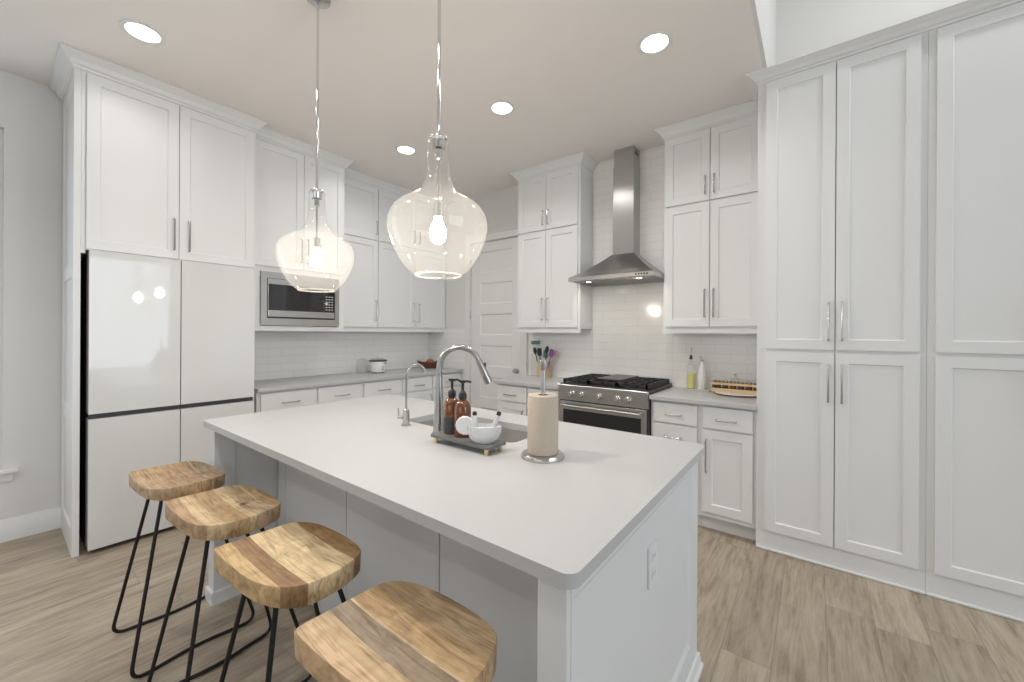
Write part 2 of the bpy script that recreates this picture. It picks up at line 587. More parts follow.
struct('floor', MB().box((XL - 0.12, YR - 0.12, -0.1), (XR + 0.12, YB + 0.12, 0)), M['floor'], smooth=False)
struct('ceiling', MB().box((XL - 0.12, YR - 0.12, ZC), (XE - 0.02, YB + 0.12, ZC + 0.1)), M['ceil'], smooth=False)
struct('ceiling_high', MB().box((XE - 0.12, YR - 0.12, ZH), (XR + 0.12, YB + 0.12, ZH + 0.1)), M['wall'], smooth=False)
struct('wall_drop', MB().box((XE - 0.02, YR, ZC), (XE, YB, ZH)), M['wall'], smooth=False)


def holed_wall(a0, a1, z0, z1, holes):
    """boxes of a wall along one axis around its openings -> list of (a0,a1,z0,z1)"""
    out, cur = [], a0
    for h0, h1, hz0, hz1 in sorted(holes):
        out.append((cur, h0, z0, z1))
        if hz0 > z0:
            out.append((h0, h1, z0, hz0))
        if hz1 < z1:
            out.append((h0, h1, hz1, z1))
        cur = h1
    out.append((cur, a1, z0, z1))
    return out


DX0, DX1, DZ = -3.382, -2.605, 2.446      # pantry door opening
mb = MB()
for a, b, c, d in holed_wall(XL - 0.12, XR + 0.12, 0, ZH, [(DX0, DX1, 0, DZ)]):
    mb.box((a, YB, c), (b, YB + 0.12, d))
struct('wall_back', mb, M['wall'], smooth=False)
mb = MB()
WL = (-1.5, 0.05, 0.464, 2.662)
for a, b, c, d in holed_wall(YR - 0.12, YB, 0, ZH, [WL]):
    mb.box((XL - 0.12, a, c), (XL, b, d))
struct('wall_left', mb, M['wall'], smooth=False)
mb = MB()
for a, b, c, d in holed_wall(YR, YB, 0, ZH, [(-1.5, 2.7, 0.5, 3.0)]):
    mb.box((XR, a, c), (XR + 0.12, b, d))
struct('wall_right', mb, M['wall'], smooth=False)
mb = MB()
for a, b, c, d in holed_wall(XL - 0.12, XR + 0.12, 0, ZH, [(-2.2, 3.0, 0.5, 3.0)]):
    mb.box((a, YR - 0.12, c), (b, YR, d))
struct('wall_rear', mb, M['wall'], smooth=False)

# left window: sash, pane, sill and apron (only its right edge shows in the photograph)
w = MB()
y0, y1, z0, z1 = WL
for a, b in (((XL - 0.10, y0, z0), (XL - 0.05, y0 + 0.05, z1)), ((XL - 0.10, y1 - 0.05, z0), (XL - 0.05, y1, z1)),
             ((XL - 0.10, y0 + 0.05, z0), (XL - 0.05, y1 - 0.05, z0 + 0.05)), ((XL - 0.10, y0 + 0.05, z1 - 0.05), (XL - 0.05, y1 - 0.05, z1)),
             ((XL - 0.10, y0 + 0.05, 1.54), (XL - 0.05, y1 - 0.05, 1.58))):
    w.box(a, b)
win = struct('window_1', w, M['trim'])
MB().box((XL - 0.078, y0 + 0.05, z0 + 0.05), (XL - 0.072, y1 - 0.05, z1 - 0.05)).build('pane', M['pane'], win)
struct('trim_1', MB().box((XL - 0.1, y0 - 0.065, 0.441), (XL + 0.045, 0.115, 0.4635)), M['trim'], bevel=0.004)
struct('trim_2', sweep([(XL + 0.001, y0 - 0.04), (XL + 0.001, 0.094)][::-1], [(0, 0.385), (-0.012, 0.385), (-0.014, 0.40), (-0.022, 0.425), (-0.028, 0.4405), (0, 0.4405)]), M['trim'])
BP = [(0, 0), (0.016, 0), (0.016, 0.112), (0.010, 0.125), (0.008, 0.138), (0, 0.142)]
struct('baseboard_left', sweep([(XL, 0.300), (XL, YR)][::-1], BP), M['trim'])
# pantry door
mb = MB()
for a, b in ((-3.463, -3.387), (-2.600, -2.525)):
    mb.box((a, YB - 0.018, 0), (b, YB - 0.0005, 2.452))
mb.box((-3.463, YB - 0.018, 2.452), (-2.525, YB - 0.0005, 2.53))
mb.box((-3.475, YB - 0.026, 2.53), (-2.515, YB - 0.0005, 2.556))
struct('trim_3', mb, M['trim'], bevel=0.003)


def panelled(w, h, holes, t=0.02, depth=0.008, bev=0.005):
    """a slab (front at y=-t, local x/z) with rectangular recessed panels; one closed mesh"""
    xs = sorted({0, w, *[q for a in holes for q in (a[0], a[1])]})
    zs = sorted({0, h, *[q for a in holes for q in (a[2], a[3])]})
    vid, vs, fs = {}, [], []

    def V(x, y, z):
        k = (round(x, 5), round(y, 5), round(z, 5))
        if k not in vid:
            vid[k] = len(vs)
            vs.append(k)
        return vid[k]

    def inhole(x, z):
        for a in holes:
            if a[0] < x < a[1] and a[2] < z < a[3]:
                return a
    for i in range(len(xs) - 1):
        for j in range(len(zs) - 1):
            x0, x1, z0, z1 = xs[i], xs[i + 1], zs[j], zs[j + 1]
            if inhole((x0 + x1) / 2, (z0 + z1) / 2):
                continue
            fs.append([V(x0, -t, z0), V(x1, -t, z0), V(x1, -t, z1), V(x0, -t, z1)])
    for a in holes:
        gx = [x for x in xs if a[0] <= x <= a[1]]
        gz = [z for z in zs if a[2] <= z <= a[3]]
        o = [V(x, -t, a[2]) for x in gx] + [V(a[1], -t, z) for z in gz[1:]] + [V(x, -t, a[3]) for x in gx[-2::-1]] + [V(a[0], -t, z) for z in gz[-2:0:-1]]
        y = -t + depth
        q = [V(a[0] + bev, y, a[2] + bev), V(a[1] - bev, y, a[2] + bev), V(a[1] - bev, y, a[3] - bev), V(a[0] + bev, y, a[3] - bev)]
        fs.append(q)
        nx, nz = len(gx), len(gz)
        sides = [o[:nx], o[nx - 1:nx + nz - 1], o[nx + nz - 2:2 * nx + nz - 2], o[2 * nx + nz - 3:] + [o[0]]]
        for s, (p, r) in zip(sides, ((0, 1), (1, 2), (2, 3), (3, 0))):
            fs.append(list(s) + [q[r], q[p]])
    # back and rim
    rim = []
    rim += [V(x, -t, 0) for x in xs] + [V(w, -t, z) for z in zs[1:]] + [V(x, -t, h) for x in xs[-2::-1]] + [V(0, -t, z) for z in zs[-2:0:-1]]
    bk = [V(*p) for p in [(vs[i][0], 0, vs[i][2]) for i in rim]]
    n = len(rim)
    for i in range(n):
        fs.append([rim[i], rim[(i + 1) % n], bk[(i + 1) % n], bk[i]])
    fs.append(bk[::-1])
    return MB().add(vs, fs)


holes = []
dw, dh = 0.768, 2.435
for k in range(6):
    z1 = 2.325 - 0.3735 * k
    z0 = z1 - 0.250
    holes.append((0.145, dw - 0.135, z0, z1))
holes[-1] = (0.145, dw - 0.135, 0.21, holes[-1][3])
pd = struct('door_1', panelled(dw, dh, holes, 0.035, 0.010, 0.014).xf(Matrix.Translation((DX0 + 0.0045, YB + 0.041, 0.006))), M['trim'], smooth=False)
knob = MB().lathe([(0, 0), (0.030, 0), (0.030, 0.006), (0.012, 0.012), (0.011, 0.030), (0.024, 0.040), (0.028, 0.052), (0.022, 0.064), (0, 0.067)], 20)
knob.xf(Matrix.Translation((-2.667, YB + 0.006, 0.935)) @ Matrix.Rotation(PI / 2, 4, 'X'))
knob.build('door_knob', M['nickel'], pd)
for z in (0.25, 1.22, 1.58, 2.2):
    MB().tube([(DX0 + 0.004, YB - 0.004, z - 0.05), (DX0 + 0.004, YB - 0.004, z + 0.05)], 0.006).build('hinge', M['nickel'], pd)

# ------------------------------------------------------------ cabinets
CROWN = [(0, -0.085), (0.006, -0.085), (0.008, -0.070), (0.018, -0.062), (0.030, -0.040), (0.048, -0.022), (0.056, -0.014), (0.062, -0.012), (0.062, 0), (0, 0)]


def crown_prof(zt, drop=1.0):
    return [(u, zt + z * drop) for u, z in CROWN]


def pull(kind, x, za, zb, y=-0.02):
    """U-shaped bar pull, local coords; kind v: (x, za..zb) / h: x..za at height zb"""
    if kind == 'v':
        p = [(x, y, za + 0.012), (x, y - 0.030, za + 0.012), (x, y - 0.030, zb - 0.012), (x, y, zb - 0.012)]
    else:
        p = [(x + 0.012, y, zb), (x + 0.012, y - 0.030, zb), (za - 0.012, y - 0.030, zb), (za - 0.012, y, zb)]
    return MB().tube(fillet(p, 0.008, 4), 0.0055, 8)


def shaker(x0, x1, z0, z1, st=0.057, t=0.02):
    w, h = x1 - x0, z1 - z0
    return panelled(w, h, [(st, w - st, st, h - st)], t, 0.009, 0.005).xf(Matrix.Translation((x0, 0, z0)))


def door(root, x0, x1, z0, z1, handle=None, st=0.057, name='door'):
    d = shaker(x0, x1, z0, z1, st).build(name, M['white'], root, smooth=False)
    if handle:
        pull(*handle).build('bar_handle', M['nickel'], d)
    return d


def drawer(root, x0, x1, z0, z1, handle=None):
    d = MB().box((x0, -0.02, z0), (x1, 0, z1)).build('drawer_front', M['white'], root, bevel=0.003)
    if handle:
        pull(*handle).build('bar_handle', M['nickel'], d)
    return d


def body(root, w, d, z0, z1, x0=0.0):
    return MB().box((x0, 0.0005, z0), (w, d, z1)).build('cabinet_body', M['white'], root, smooth=False)


R90 = PI / 2
G = 0.001

# -- refrigerator surround (left wall): tall end panel, bridge cabinet with two doors, slim right panel
t = thing('refrigerator_cabinet', 'tall white cabinet surround with two shaker doors above the refrigerator', 'cabinet', (-3.53, 0.300, 0), R90)
# local x runs along world +y, local y into the wall
ep = panelled(0.615, ZC - 0.03, [(0.06, 0.555, 0.15, 0.79), (0.06, 0.555, 0.87, 1.69), (0.06, 0.555, 1.77, 2.87)], 0.030, 0.010, 0.008)
ep.xf(Matrix.Translation((0.030, 0.615, 0)) @ Matrix.Rotation(-PI / 2, 4, 'Z'))   # panelled face towards the room
ep.build('end_panel', M['white'], t, smooth=False)
MB().box((0.031, 0.0005, 1.852), (0.969, 0.615, 2.94)).build('cabinet_body', M['white'], t, smooth=False)
MB().box((0.953, 0.0005, 0), (0.969, 0.615, 1.851)).build('side_panel', M['white'], t, smooth=False)
MB().box((0.0305, 0.0, 1.830), (0.050, 0.10, 1.8515)).build('filler_strip', M['white'], t, smooth=False)
door(t, 0.051, 0.490, 1.858, 2.922, ('v', 0.462, 1.905, 2.140))
door(t, 0.494, 0.955, 1.858, 2.922, ('v', 0.545, 1.905, 2.140))


def crown(root, path, zt=ZC - 0.001, drop=1.0):
    # path given so that outward is on the right when travelling
    sweep(path, crown_prof(zt, drop)).build('crown_molding', M['white'], root, smooth=False)


crown(t, [(0.0, 0.612), (0.0, 0.0), (0.969, 0.0), (0.969, 0.030)])
MB().box((0.001, 0.0, 2.9405), (0.9645, 0.30, ZC - 0.02)).build('frieze_board', M['white'], t, smooth=False)

# -- microwave cabinet
YM0, YM1 = 1.272, 2.075
t = thing('microwave_cabinet', 'white upper cabinet holding the built-in microwave, beside the refrigerator', 'cabinet', (-3.63, YM0, 0), R90)
wM = YM1 - YM0
mb = MB()
DP = 0.515
mx0, mx1, mz0, mz1 = 0.072, 0.742, 1.412, 1.858
mb.box((0, 0.0005, 1.885), (wM, DP, 2.94))
mb.box((0, 0.0005, 1.366), (wM, DP, 1.4085))
mb.box((0, 0.0005, 1.4085), (mx0 - 0.002, DP, 1.885))
mb.box((mx1 + 0.002, 0.0005, 1.4085), (wM, DP, 1.885))
mb.box((mx0 - 0.002, 0.0005, mz1 + 0.003), (mx1 + 0.002, DP, 1.885))
mb.build('cabinet_body', M['white'], t, smooth=False)
door(t, 0.020, 0.410, 1.905, 2.925, ('v', 0.383, 1.955, 2.19))
door(t, 0.414, 0.785, 1.905, 2.925, ('v', 0.441, 1.955, 2.19))
crown(t, [(0.0, 0.0), (wM, 0.0), (wM, 0.145)])
MB().box((0, 0.0, 2.9405), (wM, 0.30, ZC - 0.02)).build('frieze_board', M['white'], t, smooth=False)

t = thing('microwave', 'stainless steel built-in microwave with dark window in white cabinet', 'microwave', (-3.63, YM0, 0), R90)
mb = MB()
bx = (mx0 + 0.05, mx1 - 0.045, mz0 + 0.072, mz1 - 0.055)
MB().box((mx0 + 0.03, -0.002, mz0 + 0.03), (mx1 - 0.03, 0.40, mz1 - 0.03)).build('microwave_body', M['dark'], t, smooth=False)
for a, b in (((mx0, -0.022, mz0), (mx1, -0.003, mz0 + 0.060)), ((mx0, -0.022, mz1 - 0.052), (mx1, -0.003, mz1)),
             ((mx0, -0.022, mz0 + 0.060), (mx0 + 0.044, -0.003, mz1 - 0.052)), ((mx1 - 0.040, -0.022, mz0 + 0.060), (mx1, -0.003, mz1 - 0.052))):
    mb.box(a, b)
mb.build('trim_frame', M['steel_h'], t, smooth=False)
dr = MB().box((bx[0], -0.024, bx[2]), (bx[1], -0.003, bx[3])).build('microwave_door', M['steel_h'], t, smooth=False, bevel=0.003)
MB().box((bx[0] + 0.004, -0.0265, bx[2] + 0.055), (bx[1] - 0.105, -0.0245, bx[3] - 0.045)).build('window', M['bglass'], dr, smooth=False)
cp = MB().box((bx[1] - 0.103, -0.0265, bx[2] + 0.055), (bx[1] - 0.004, -0.0245, bx[3] - 0.045)).build('control_panel', M['bglass'], dr, smooth=False)
k = MB()
for i in range(6):
    for j in range(3):
        k.box((bx[1] - 0.088 + j * 0.027, -0.0275, bx[2] + 0.075 + i * 0.024), (bx[1] - 0.072 + j * 0.027, -0.0263, bx[2] + 0.083 + i * 0.024))
k.build('keypad_marks', M['mark'], cp, smooth=False)

# -- wall cabinets, left wall
ZT, ZS, ZB, ZRAIL = 2.925, 2.355, 1.418, 1.366
FA = -3.84
YA = 3.588


def wall_cab(name, label, loc, rot, w, depth, doors, crown_path=None, group=None, zs=ZS):
    t = thing(name, label, 'cabinet', loc, rot, group)
    body(t, w, depth, 1.405, 2.94)
    MB().box((0, -0.004, ZRAIL), (w, 0.02, 1.4045)).build('light_rail', M['white'], t, smooth=False)
    MB().box((0, 0.0, 2.9405), (w, min(depth, 0.30), ZC - 0.02)).build('frieze_board', M['white'], t, smooth=False)
    for x0, x1, hx in doors:
        door(t, x0, x1, ZB, zs - 0.004, ('v', hx, 1.478, 1.712))
        door(t, x0, x1, zs + 0.010, ZT, ('v', hx, 2.415, 2.575))
    if crown_path:
        crown(t, crown_path)
    return t


w1 = 2.580 - 2.078
wall_cab('upper_cabinet', 'white wall cabinet, single door wide, between microwave and double-door cabinet', (FA, 2.078, 0), R90, w1, 0.309,
         [(0.022, w1 - 0.004, w1 - 0.030)], [(0, 0), (w1, 0)], 'white shaker wall cabinets')
w2 = YA - 2.581
wall_cab('upper_cabinet', 'white double-door wall cabinet above the bowl, ending at the corner by the pantry door', (FA, 2.581, 0), R90, w2, 0.309,
         [(0.004, 0.506, 0.478), (0.512, w2 - 0.010, 0.556)], [(0, 0), (w2, 0)], 'white shaker wall cabinets')

# -- wall cabinets, back wall
FB = 3.33
xl0, xl1 = -2.468, -1.747
wl = xl1 - xl0
wall_cab('upper_cabinet', 'white wall cabinet left of the steel range hood, above the utensil crock', (xl0, FB, 0), 0, wl, 0.2595,
         [(0.015, 0.349, 0.322), (0.355, wl - 0.022, 0.382)], [(0, 0.258), (0, 0), (wl, 0), (wl, 0.258)], 'white shaker wall cabinets', 2.372)
xr0, xr1 = -0.988, -0.3045
wr = xr1 - xr0
wall_cab('upper_cabinet', 'white wall cabinet right of the range hood, above the oil bottles', (xr0, FB, 0), 0, wr, 0.2595,
         [(0.015, 0.340, 0.312), (0.346, wr - 0.012, 0.374)], [(0, 0.258), (0, 0), (wr, 0)], 'white shaker wall cabinets', 2.372)

# -- tall pantry units (right)
FT = 2.985


def tall_unit(label, x0, x1, doors, crown_path):
    t = thing('tall_pantry_cabinet', label, 'cabinet', (x0, FT, 0), 0, 'floor-to-ceiling pantry cabinets')
    w = x1 - x0
    body(t, w, YB - FT - 0.0005, 0.0, 2.965)
    MB().box((0.0, -0.013, 0), (w, 0.0, 0.016)).build('shoe_molding', M['white'], t, bevel=0.006)
    for a, b, hx in doors:
        door(t, a - x0, b - x0, 0.128, 1.252, ('v', hx - x0, 0.957, 1.198))
        door(t, a - x0, b - x0, 1.272, 2.944, ('v', hx - x0, 1.315, 1.558))
    if crown_path:
        crown(t, [(p - x0, q) for p, q in crown_path], 3.022, 0.75)
    return t


tall_unit('tall white four-door pantry cabinet next to the wall cabinet over the oil bottles', -0.302, 0.4615,
          [(-0.255, 0.084, 0.056), (0.089, 0.434, 0.117)], [(-0.302, 0.278), (-0.302, 0.0), (1.30, 0.0)])
tall_unit('tall white pantry cabinet at the far right edge of the photo', 0.4625, 1.30,
          [(0.492, 0.878, 0.850), (0.884, 1.270, 0.912)], None)

# -- base cabinets
FBA, FBB = -3.55, 3.00


def base_cab(label, loc, rot, w, depth, fronts, filler=True):
    t = thing('base_cabinet', label, 'cabinet', loc, rot, 'white base cabinets under the counters')
    body(t, w, depth, 0.105, 0.8745)
    MB().box((0, 0.065, 0), (w, depth, 0.1045)).build('toe_kick', M['white'], t, smooth=False)
    for f in fronts:
        if f[0] == 'd':
            drawer(t, *f[1:5], f[5] if len(f) > 5 else None)
        else:
            door(t, *f[1:5], f[5] if len(f) > 5 else None)
    return t


DA = 0.598
y0 = 1.292
base_cab('white base cabinet with two drawers in the left counter run, beside the refrigerator', (FBA, y0, 0), R90, 2.224 - y0, DA,
         [('d', 1.318 - y0, 1.762 - y0, 0.712, 0.856, ('h', 1.464 - y0, 1.622 - y0, 0.770)), ('d', 1.782 - y0, 2.212 - y0, 0.712, 0.856, ('h', 1.924 - y0, 2.080 - y0, 0.770)),
          ('D', 1.318 - y0, 1.762 - y0, 0.128, 0.695, ('v', 1.735 - y0, 0.43, 0.655)), ('D', 1.782 - y0, 2.212 - y0, 0.128, 0.695, ('v', 1.810 - y0, 0.43, 0.655))])
y0 = 2.225
base_cab('white base cabinet with one wide drawer in the left counter run, below the rice cooker', (FBA, y0, 0), R90, 2.685 - y0, DA,
         [('d', 0.012, 0.448, 0.712, 0.856, ('h', 2.378 - y0, 2.540 - y0, 0.770)), ('D', 0.012, 0.448, 0.128, 0.695, ('v', 0.42, 0.43, 0.655))])
y0 = 2.686
base_cab('white base cabinet in the left counter run below the wooden bowl, at the corner', (FBA, y0, 0), R90, YA - y0, DA,
         [('d', 2.700 - y0, 3.104 - y0, 0.712, 0.856, ('h', 2.842 - y0, 2.990 - y0, 0.770)), ('d', 3.122 - y0, 3.576 - y0, 0.712, 0.856, ('h', 3.305 - y0, 3.476 - y0, 0.768)),
          ('D', 2.700 - y0, 3.104 - y0, 0.128, 0.695, ('v', 3.078 - y0, 0.43, 0.655)), ('D', 3.122 - y0, 3.576 - y0, 0.128, 0.695, ('v', 3.150 - y0, 0.43, 0.655))])
DB = 0.589
x0 = -2.466
base_cab('white base cabinet between the pantry door and the gas range', (x0, FBB, 0), 0, -1.751 - x0, DB,
         [('d', 0.018, 0.358, 0.716, 0.858, ('h', 0.098, 0.258, 0.778)), ('d', 0.376, 0.700, 0.716, 0.858, ('h', 0.458, 0.618, 0.778)),
          ('D', 0.018, 0.358, 0.128, 0.700, ('v', 0.330, 0.43, 0.655)), ('D', 0.376, 0.700, 0.128, 0.700, ('v', 0.404, 0.43, 0.655))])
x0 = -0.977
base_cab('white three-drawer base cabinet immediately right of the gas range', (x0, FBB, 0), 0, -0.637 - x0, DB,
         [('d', 0.020, 0.322, 0.716, 0.858, ('h', -0.880 - x0, -0.745 - x0, 0.782)), ('d', 0.020, 0.322, 0.425, 0.704, ('h', -0.880 - x0, -0.745 - x0, 0.622)),
          ('d', 0.020, 0.322, 0.128, 0.412, ('h', -0.880 - x0, -0.745 - x0, 0.33))])
x0 = -0.636
base_cab('white base cabinet with drawer over door beside the tall pantry cabinet', (x0, FBB, 0), 0, -0.304 - x0, DB,
         [('d', -0.618 - x0, -0.322 - x0, 0.716, 0.862, ('h', -0.545 - x0, -0.402 - x0, 0.782)),
          ('D', -0.618 - x0, -0.322 - x0, 0.142, 0.704, ('v', -0.600 - x0 + 0.006, 0.405, 0.650))])

# -- counters on the wall runs
tag(MB().box((XL + 0.0005, 1.2875, 0.875), (-3.505, YB - 0.0005, 0.905)).build('countertop', M['quartz'], bevel=0.003),
    'white quartz countertop along the left wall under the rice cooker', 'countertop')
tag(MB().box((-2.475, 2.955, 0.875), (-1.7475, YB - 0.0005, 0.905)).build('countertop', M['quartz'], bevel=0.003),
    'short white quartz countertop under the utensil crock, left of the range', 'countertop')
tag(MB().box((-0.981, 2.955, 0.875), (-0.3025, YB - 0.0005, 0.905)).build('countertop', M['quartz'], bevel=0.003),
    'short white quartz countertop under the oil bottles, right of the range', 'countertop')

# -- backsplash tiles
def tile_sheet(name, loc, rot, w, z0, z1):
    o = MB().box((0, -0.006, z0), (w, -0.0003, z1)).build(name, M['tile'], smooth=False)
    o.location = loc
    o.rotation_euler = (0, 0, rot)
    o['kind'] = 'structure'
    return o


tile_sheet('trim_4', (XL, 1.275, 0), R90, YB - 1.283, 0.9055, 1.4045)
tile_sheet('trim_5', (-4.143, YB, 0), 0, 0.678, 0.9055, 1.405)
tile_sheet('trim_6', (-2.50, YB, 0), 0, 0.752, 0.9055, 1.4045)
tile_sheet('trim_7', (-1.7465, YB, 0), 0, 0.757, 0.9055, ZC - 0.001)
tile_sheet('trim_8', (-0.9885, YB, 0), 0, 0.685, 0.9055, 1.4045)

# ------------------------------------------------------------ refrigerator
t = thing('refrigerator', 'white glass-fronted four-door refrigerator built into the tall white cabinet', 'refrigerator', (-3.48, 0.361, 0), R90)
wF = 0.890
MB().box((0.004, 0.122, 0.0), (wF - 0.004, 0.62, 1.825)).build('refrigerator_body', M['black'], t, smooth=False)
g = wF / 2 - 0.008


def fdoor(x0, x1, z0, z1):
    d = MB().box((x0 + 0.001, 0.004, z0 + 0.001), (x1 - 0.001, 0.120, z1 - 0.001)).build('door', M['fside'], t, smooth=False)
    MB().box((x0, 0.0, z0), (x1, 0.0038, z1)).build('glass_front', M['fridge'], d, smooth=False)


fdoor(0, g - 0.0025, 0.853, 1.848)
fdoor(g + 0.0025, wF, 0.853, 1.848)
fdoor(0, g - 0.0025, 0.030, 0.822)
fdoor(g + 0.0025, wF, 0.030, 0.822)
MB().box((0.003, 0.016, 0.823), (wF - 0.003, 0.121, 0.852)).build('handle_channel', M['dark'], t, smooth=False)

# ------------------------------------------------------------ gas range
t = thing('gas_range', 'stainless steel gas range with black grates between the white base cabinets', 'range', (-1.7445, 2.945, 0))
wR = 0.761
MB().box((0.0, 0.025, 0.0), (wR, 0.60, 0.905)).build('range_body', M['dark'], t, smooth=False)
pf = [(0.024, 0.800), (-0.004, 0.802), (-0.010, 0.925), (-0.006, 0.930), (0.024, 0.930)]
cp = MB().add([(x, y, z) for x in (0.0, wR) for y, z in pf], [tuple(range(5)), tuple(range(5, 10))[::-1]] + [(i, 5 + i, 5 + (i + 1) % 5, (i + 1) % 5) for i in range(5)]).build('control_panel', M['steel_h'], t, smooth=False)
for kx in (-1.612, -1.524, -1.368, -1.216, -1.129):
    kb = MB().lathe([(0, 0), (0.026, 0), (0.026, 0.006), (0.020, 0.008), (0.019, 0.034), (0.016, 0.037), (0, 0.037)], 18)
    kb.xf(Matrix.Translation((kx + 1.7445, -0.008, 0.856)) @ Matrix.Rotation(PI / 2 - 0.07, 4, 'X'))
    kb.build('control_knob', M['nickel'], cp)
od = MB().box((0.010, -0.004, 0.235), (wR - 0.010, 0.024, 0.792)).build('oven_door', M['steel_h'], t, bevel=0.003)
MB().box((0.050, -0.0065, 0.30), (wR - 0.050, -0.0045, 0.725)).build('window', M['bglass'], od, smooth=False)
MB().tube(fillet([(0.05, -0.004, 0.762), (0.05, -0.052, 0.762), (wR - 0.05, -0.052, 0.762), (wR - 0.05, -0.004, 0.762)], 0.012), 0.011, 12).build('oven_handle', M['steel_h'], od)
MB().box((0.010, -0.002, 0.07), (wR - 0.010, 0.024, 0.228)).build('storage_drawer', M['steel_h'], t, bevel=0.003)
MB().box((-0.0, 0.018, 0.9055), (wR, 0.625, 0.936)).build('cooktop', M['black'], t, bevel=0.005)
for gx0, gx1 in ((0.020, 0.255), (0.505, 0.741)):
    gm = MB()
    y0, y1, zg = 0.045, 0.605, 0.972
    for a in (gx0, gx1 - 0.014):
        gm.box((a, y0, zg - 0.028), (a + 0.014, y1, zg))
    for yy in (y0, 0.185, 0.318, 0.455, y1 - 0.014):
        gm.box((gx0, yy, zg - 0.020), (gx1, yy + 0.014, zg))
    for xx in (gx0 + 0.068, gx0 + 0.150):
        gm.box((xx, y0, zg - 0.020), (xx + 0.012, y1, zg))
    for a in (gx0, gx1 - 0.014):
        for b in (y0, y1 - 0.014):
            gm.box((a, b, 0.936), (a + 0.014, b + 0.014, zg - 0.02))
    gm.build('burner_grate', M['iron'], t, smooth=False)
    for by in (0.18, 0.46):
        MB().lathe([(0, 0), (0.050, 0), (0.050, 0.010), (0.036, 0.012), (0.034, 0.022), (0, 0.024)], 20, ((gx0 + gx1) / 2, by, 0.936)).build('burner', M['iron'], t)
gm = MB()
for yy in (0.045, 0.165, 0.285, 0.405, 0.525, 0.591):
    gm.box((0.262, yy, 0.952), (0.498, yy + 0.014, 0.972))
for xx in (0.262, 0.373, 0.484):
    gm.box((xx, 0.045, 0.944), (xx + 0.014, 0.605, 0.972))
for a in (0.262, 0.484):
    for b in (0.045, 0.591):
        gm.box((a, b, 0.936), (a + 0.014, b + 0.014, 0.95))
gm.build('burner_grate', M['iron'], t, smooth=False)
gp = MB().prism(round_rect(0.270, 0.155, 0.490, 0.575, 0.02), 0.9725, 0.984).build('griddle_plate', M['griddle'], t, bevel=0.003)

# ------------------------------------------------------------ range hood
t = thing('range_hood', 'stainless steel chimney range hood above the gas range', 'range hood', (-1.3635, YB - 0.0065, 0))
hx = 0.3745
# pyramid canopy
cx0, cx1, cz = -0.112, 0.090, 2.072
mb = MB()
b4 = [(-hx, -0.494), (hx, -0.494), (hx, -0.0005), (-hx, -0.0005)]
t4 = [(cx0, -0.165), (cx1, -0.165), (cx1, -0.0005), (cx0, -0.0005)]
rings = []
for s in (0, 0.25, 0.5, 0.75, 1.0):
    e = s ** 1.12
    k = s ** 0.94
    rings.append([(b[0] + (q[0] - b[0]) * k, b[1] + (q[1] - b[1]) * k, 1.846 + (cz - 1.846) * e) for b, q in zip(b4, t4)])
vs = [p for r in rings for p in r]
fs = [(i * 4 + k, i * 4 + (k + 1) % 4, (i + 1) * 4 + (k + 1) % 4, (i + 1) * 4 + k) for i in range(4) for k in range(4)] + [(3, 2, 1, 0), (16, 17, 18, 19)]
MB().add(vs, fs).build('canopy', M['dsteel'], t, smooth=False)
rim = MB()
rim.add([(x, y, z) for z in (1.815, 1.8455) for x, y in b4] + [(x * 0.985, -0.0005 if abs(y) < 0.01 else y + 0.008, 1.8155) for x, y in b4],
        [(0, 1, 5, 4), (1, 2, 6, 5), (2, 3, 7, 6), (3, 0, 4, 7), (4, 5, 6, 7), (0, 3, 2, 1)])
rm = rim.build('canopy_rim', M['steel_h'], t, smooth=False)
k = MB()
for i in range(5):
    k.box((0.225 + i * 0.022, -0.4965, 1.824), (0.238 + i * 0.022, -0.494, 1.836))
k.build('button_panel', M['black'], rm, smooth=False)
flt = MB()
for a in (-0.35, -0.115, 0.12):
    flt.box((a, -0.44, 1.8095), (a + 0.225, -0.06, 1.8148))
    for j in range(9):
        flt.box((a + 0.012 + j * 0.023, -0.43, 1.8065), (a + 0.024 + j * 0.023, -0.07, 1.8094))
flt.build('baffle_filter', M['dsteel'], t, smooth=False)
MB().box((cx0 + 0.004, -0.158, cz + 0.0005), (cx1 - 0.004, -0.0005, 2.86)).build('chimney_cover', M['steel'], t, bevel=0.004)
up_ = MB().box((cx0 + 0.010, -0.152, 2.8605), (cx1 - 0.010, -0.0005, ZC - 0.0005)).build('upper_chimney', M['steel'], t, bevel=0.003)
k = MB()
for i in range(4):
    k.box((cx1 - 0.0102, -0.12 + i * 0.022, 2.955), (cx1 - 0.009, -0.108 + i * 0.022, 2.985))
k.build('vent_slots', M['black'], up_, smooth=False)

for dx in (-0.22, 0.22):  # lit lamps added under the hood to warm the tile below
    MB().lathe([(0, 1.8145), (0.026, 1.8145), (0.028, 1.811), (0.026, 1.8085), (0, 1.808)], 20, (dx, -0.40, 0)).build('added_hood_lamp', M['led'], t)
    d = bpy.data.lights.new('added_hood_light', 'AREA')
    d.shape, d.size, d.energy, d.color = 'DISK', 0.05, HOOD_POWER, (1.0, 0.90, 0.76)
    o = bpy.data.objects.new('added_hood_light', d)
    C.objects.link(o)
    o.location = (dx, -0.40, 1.800)
    o.parent = t

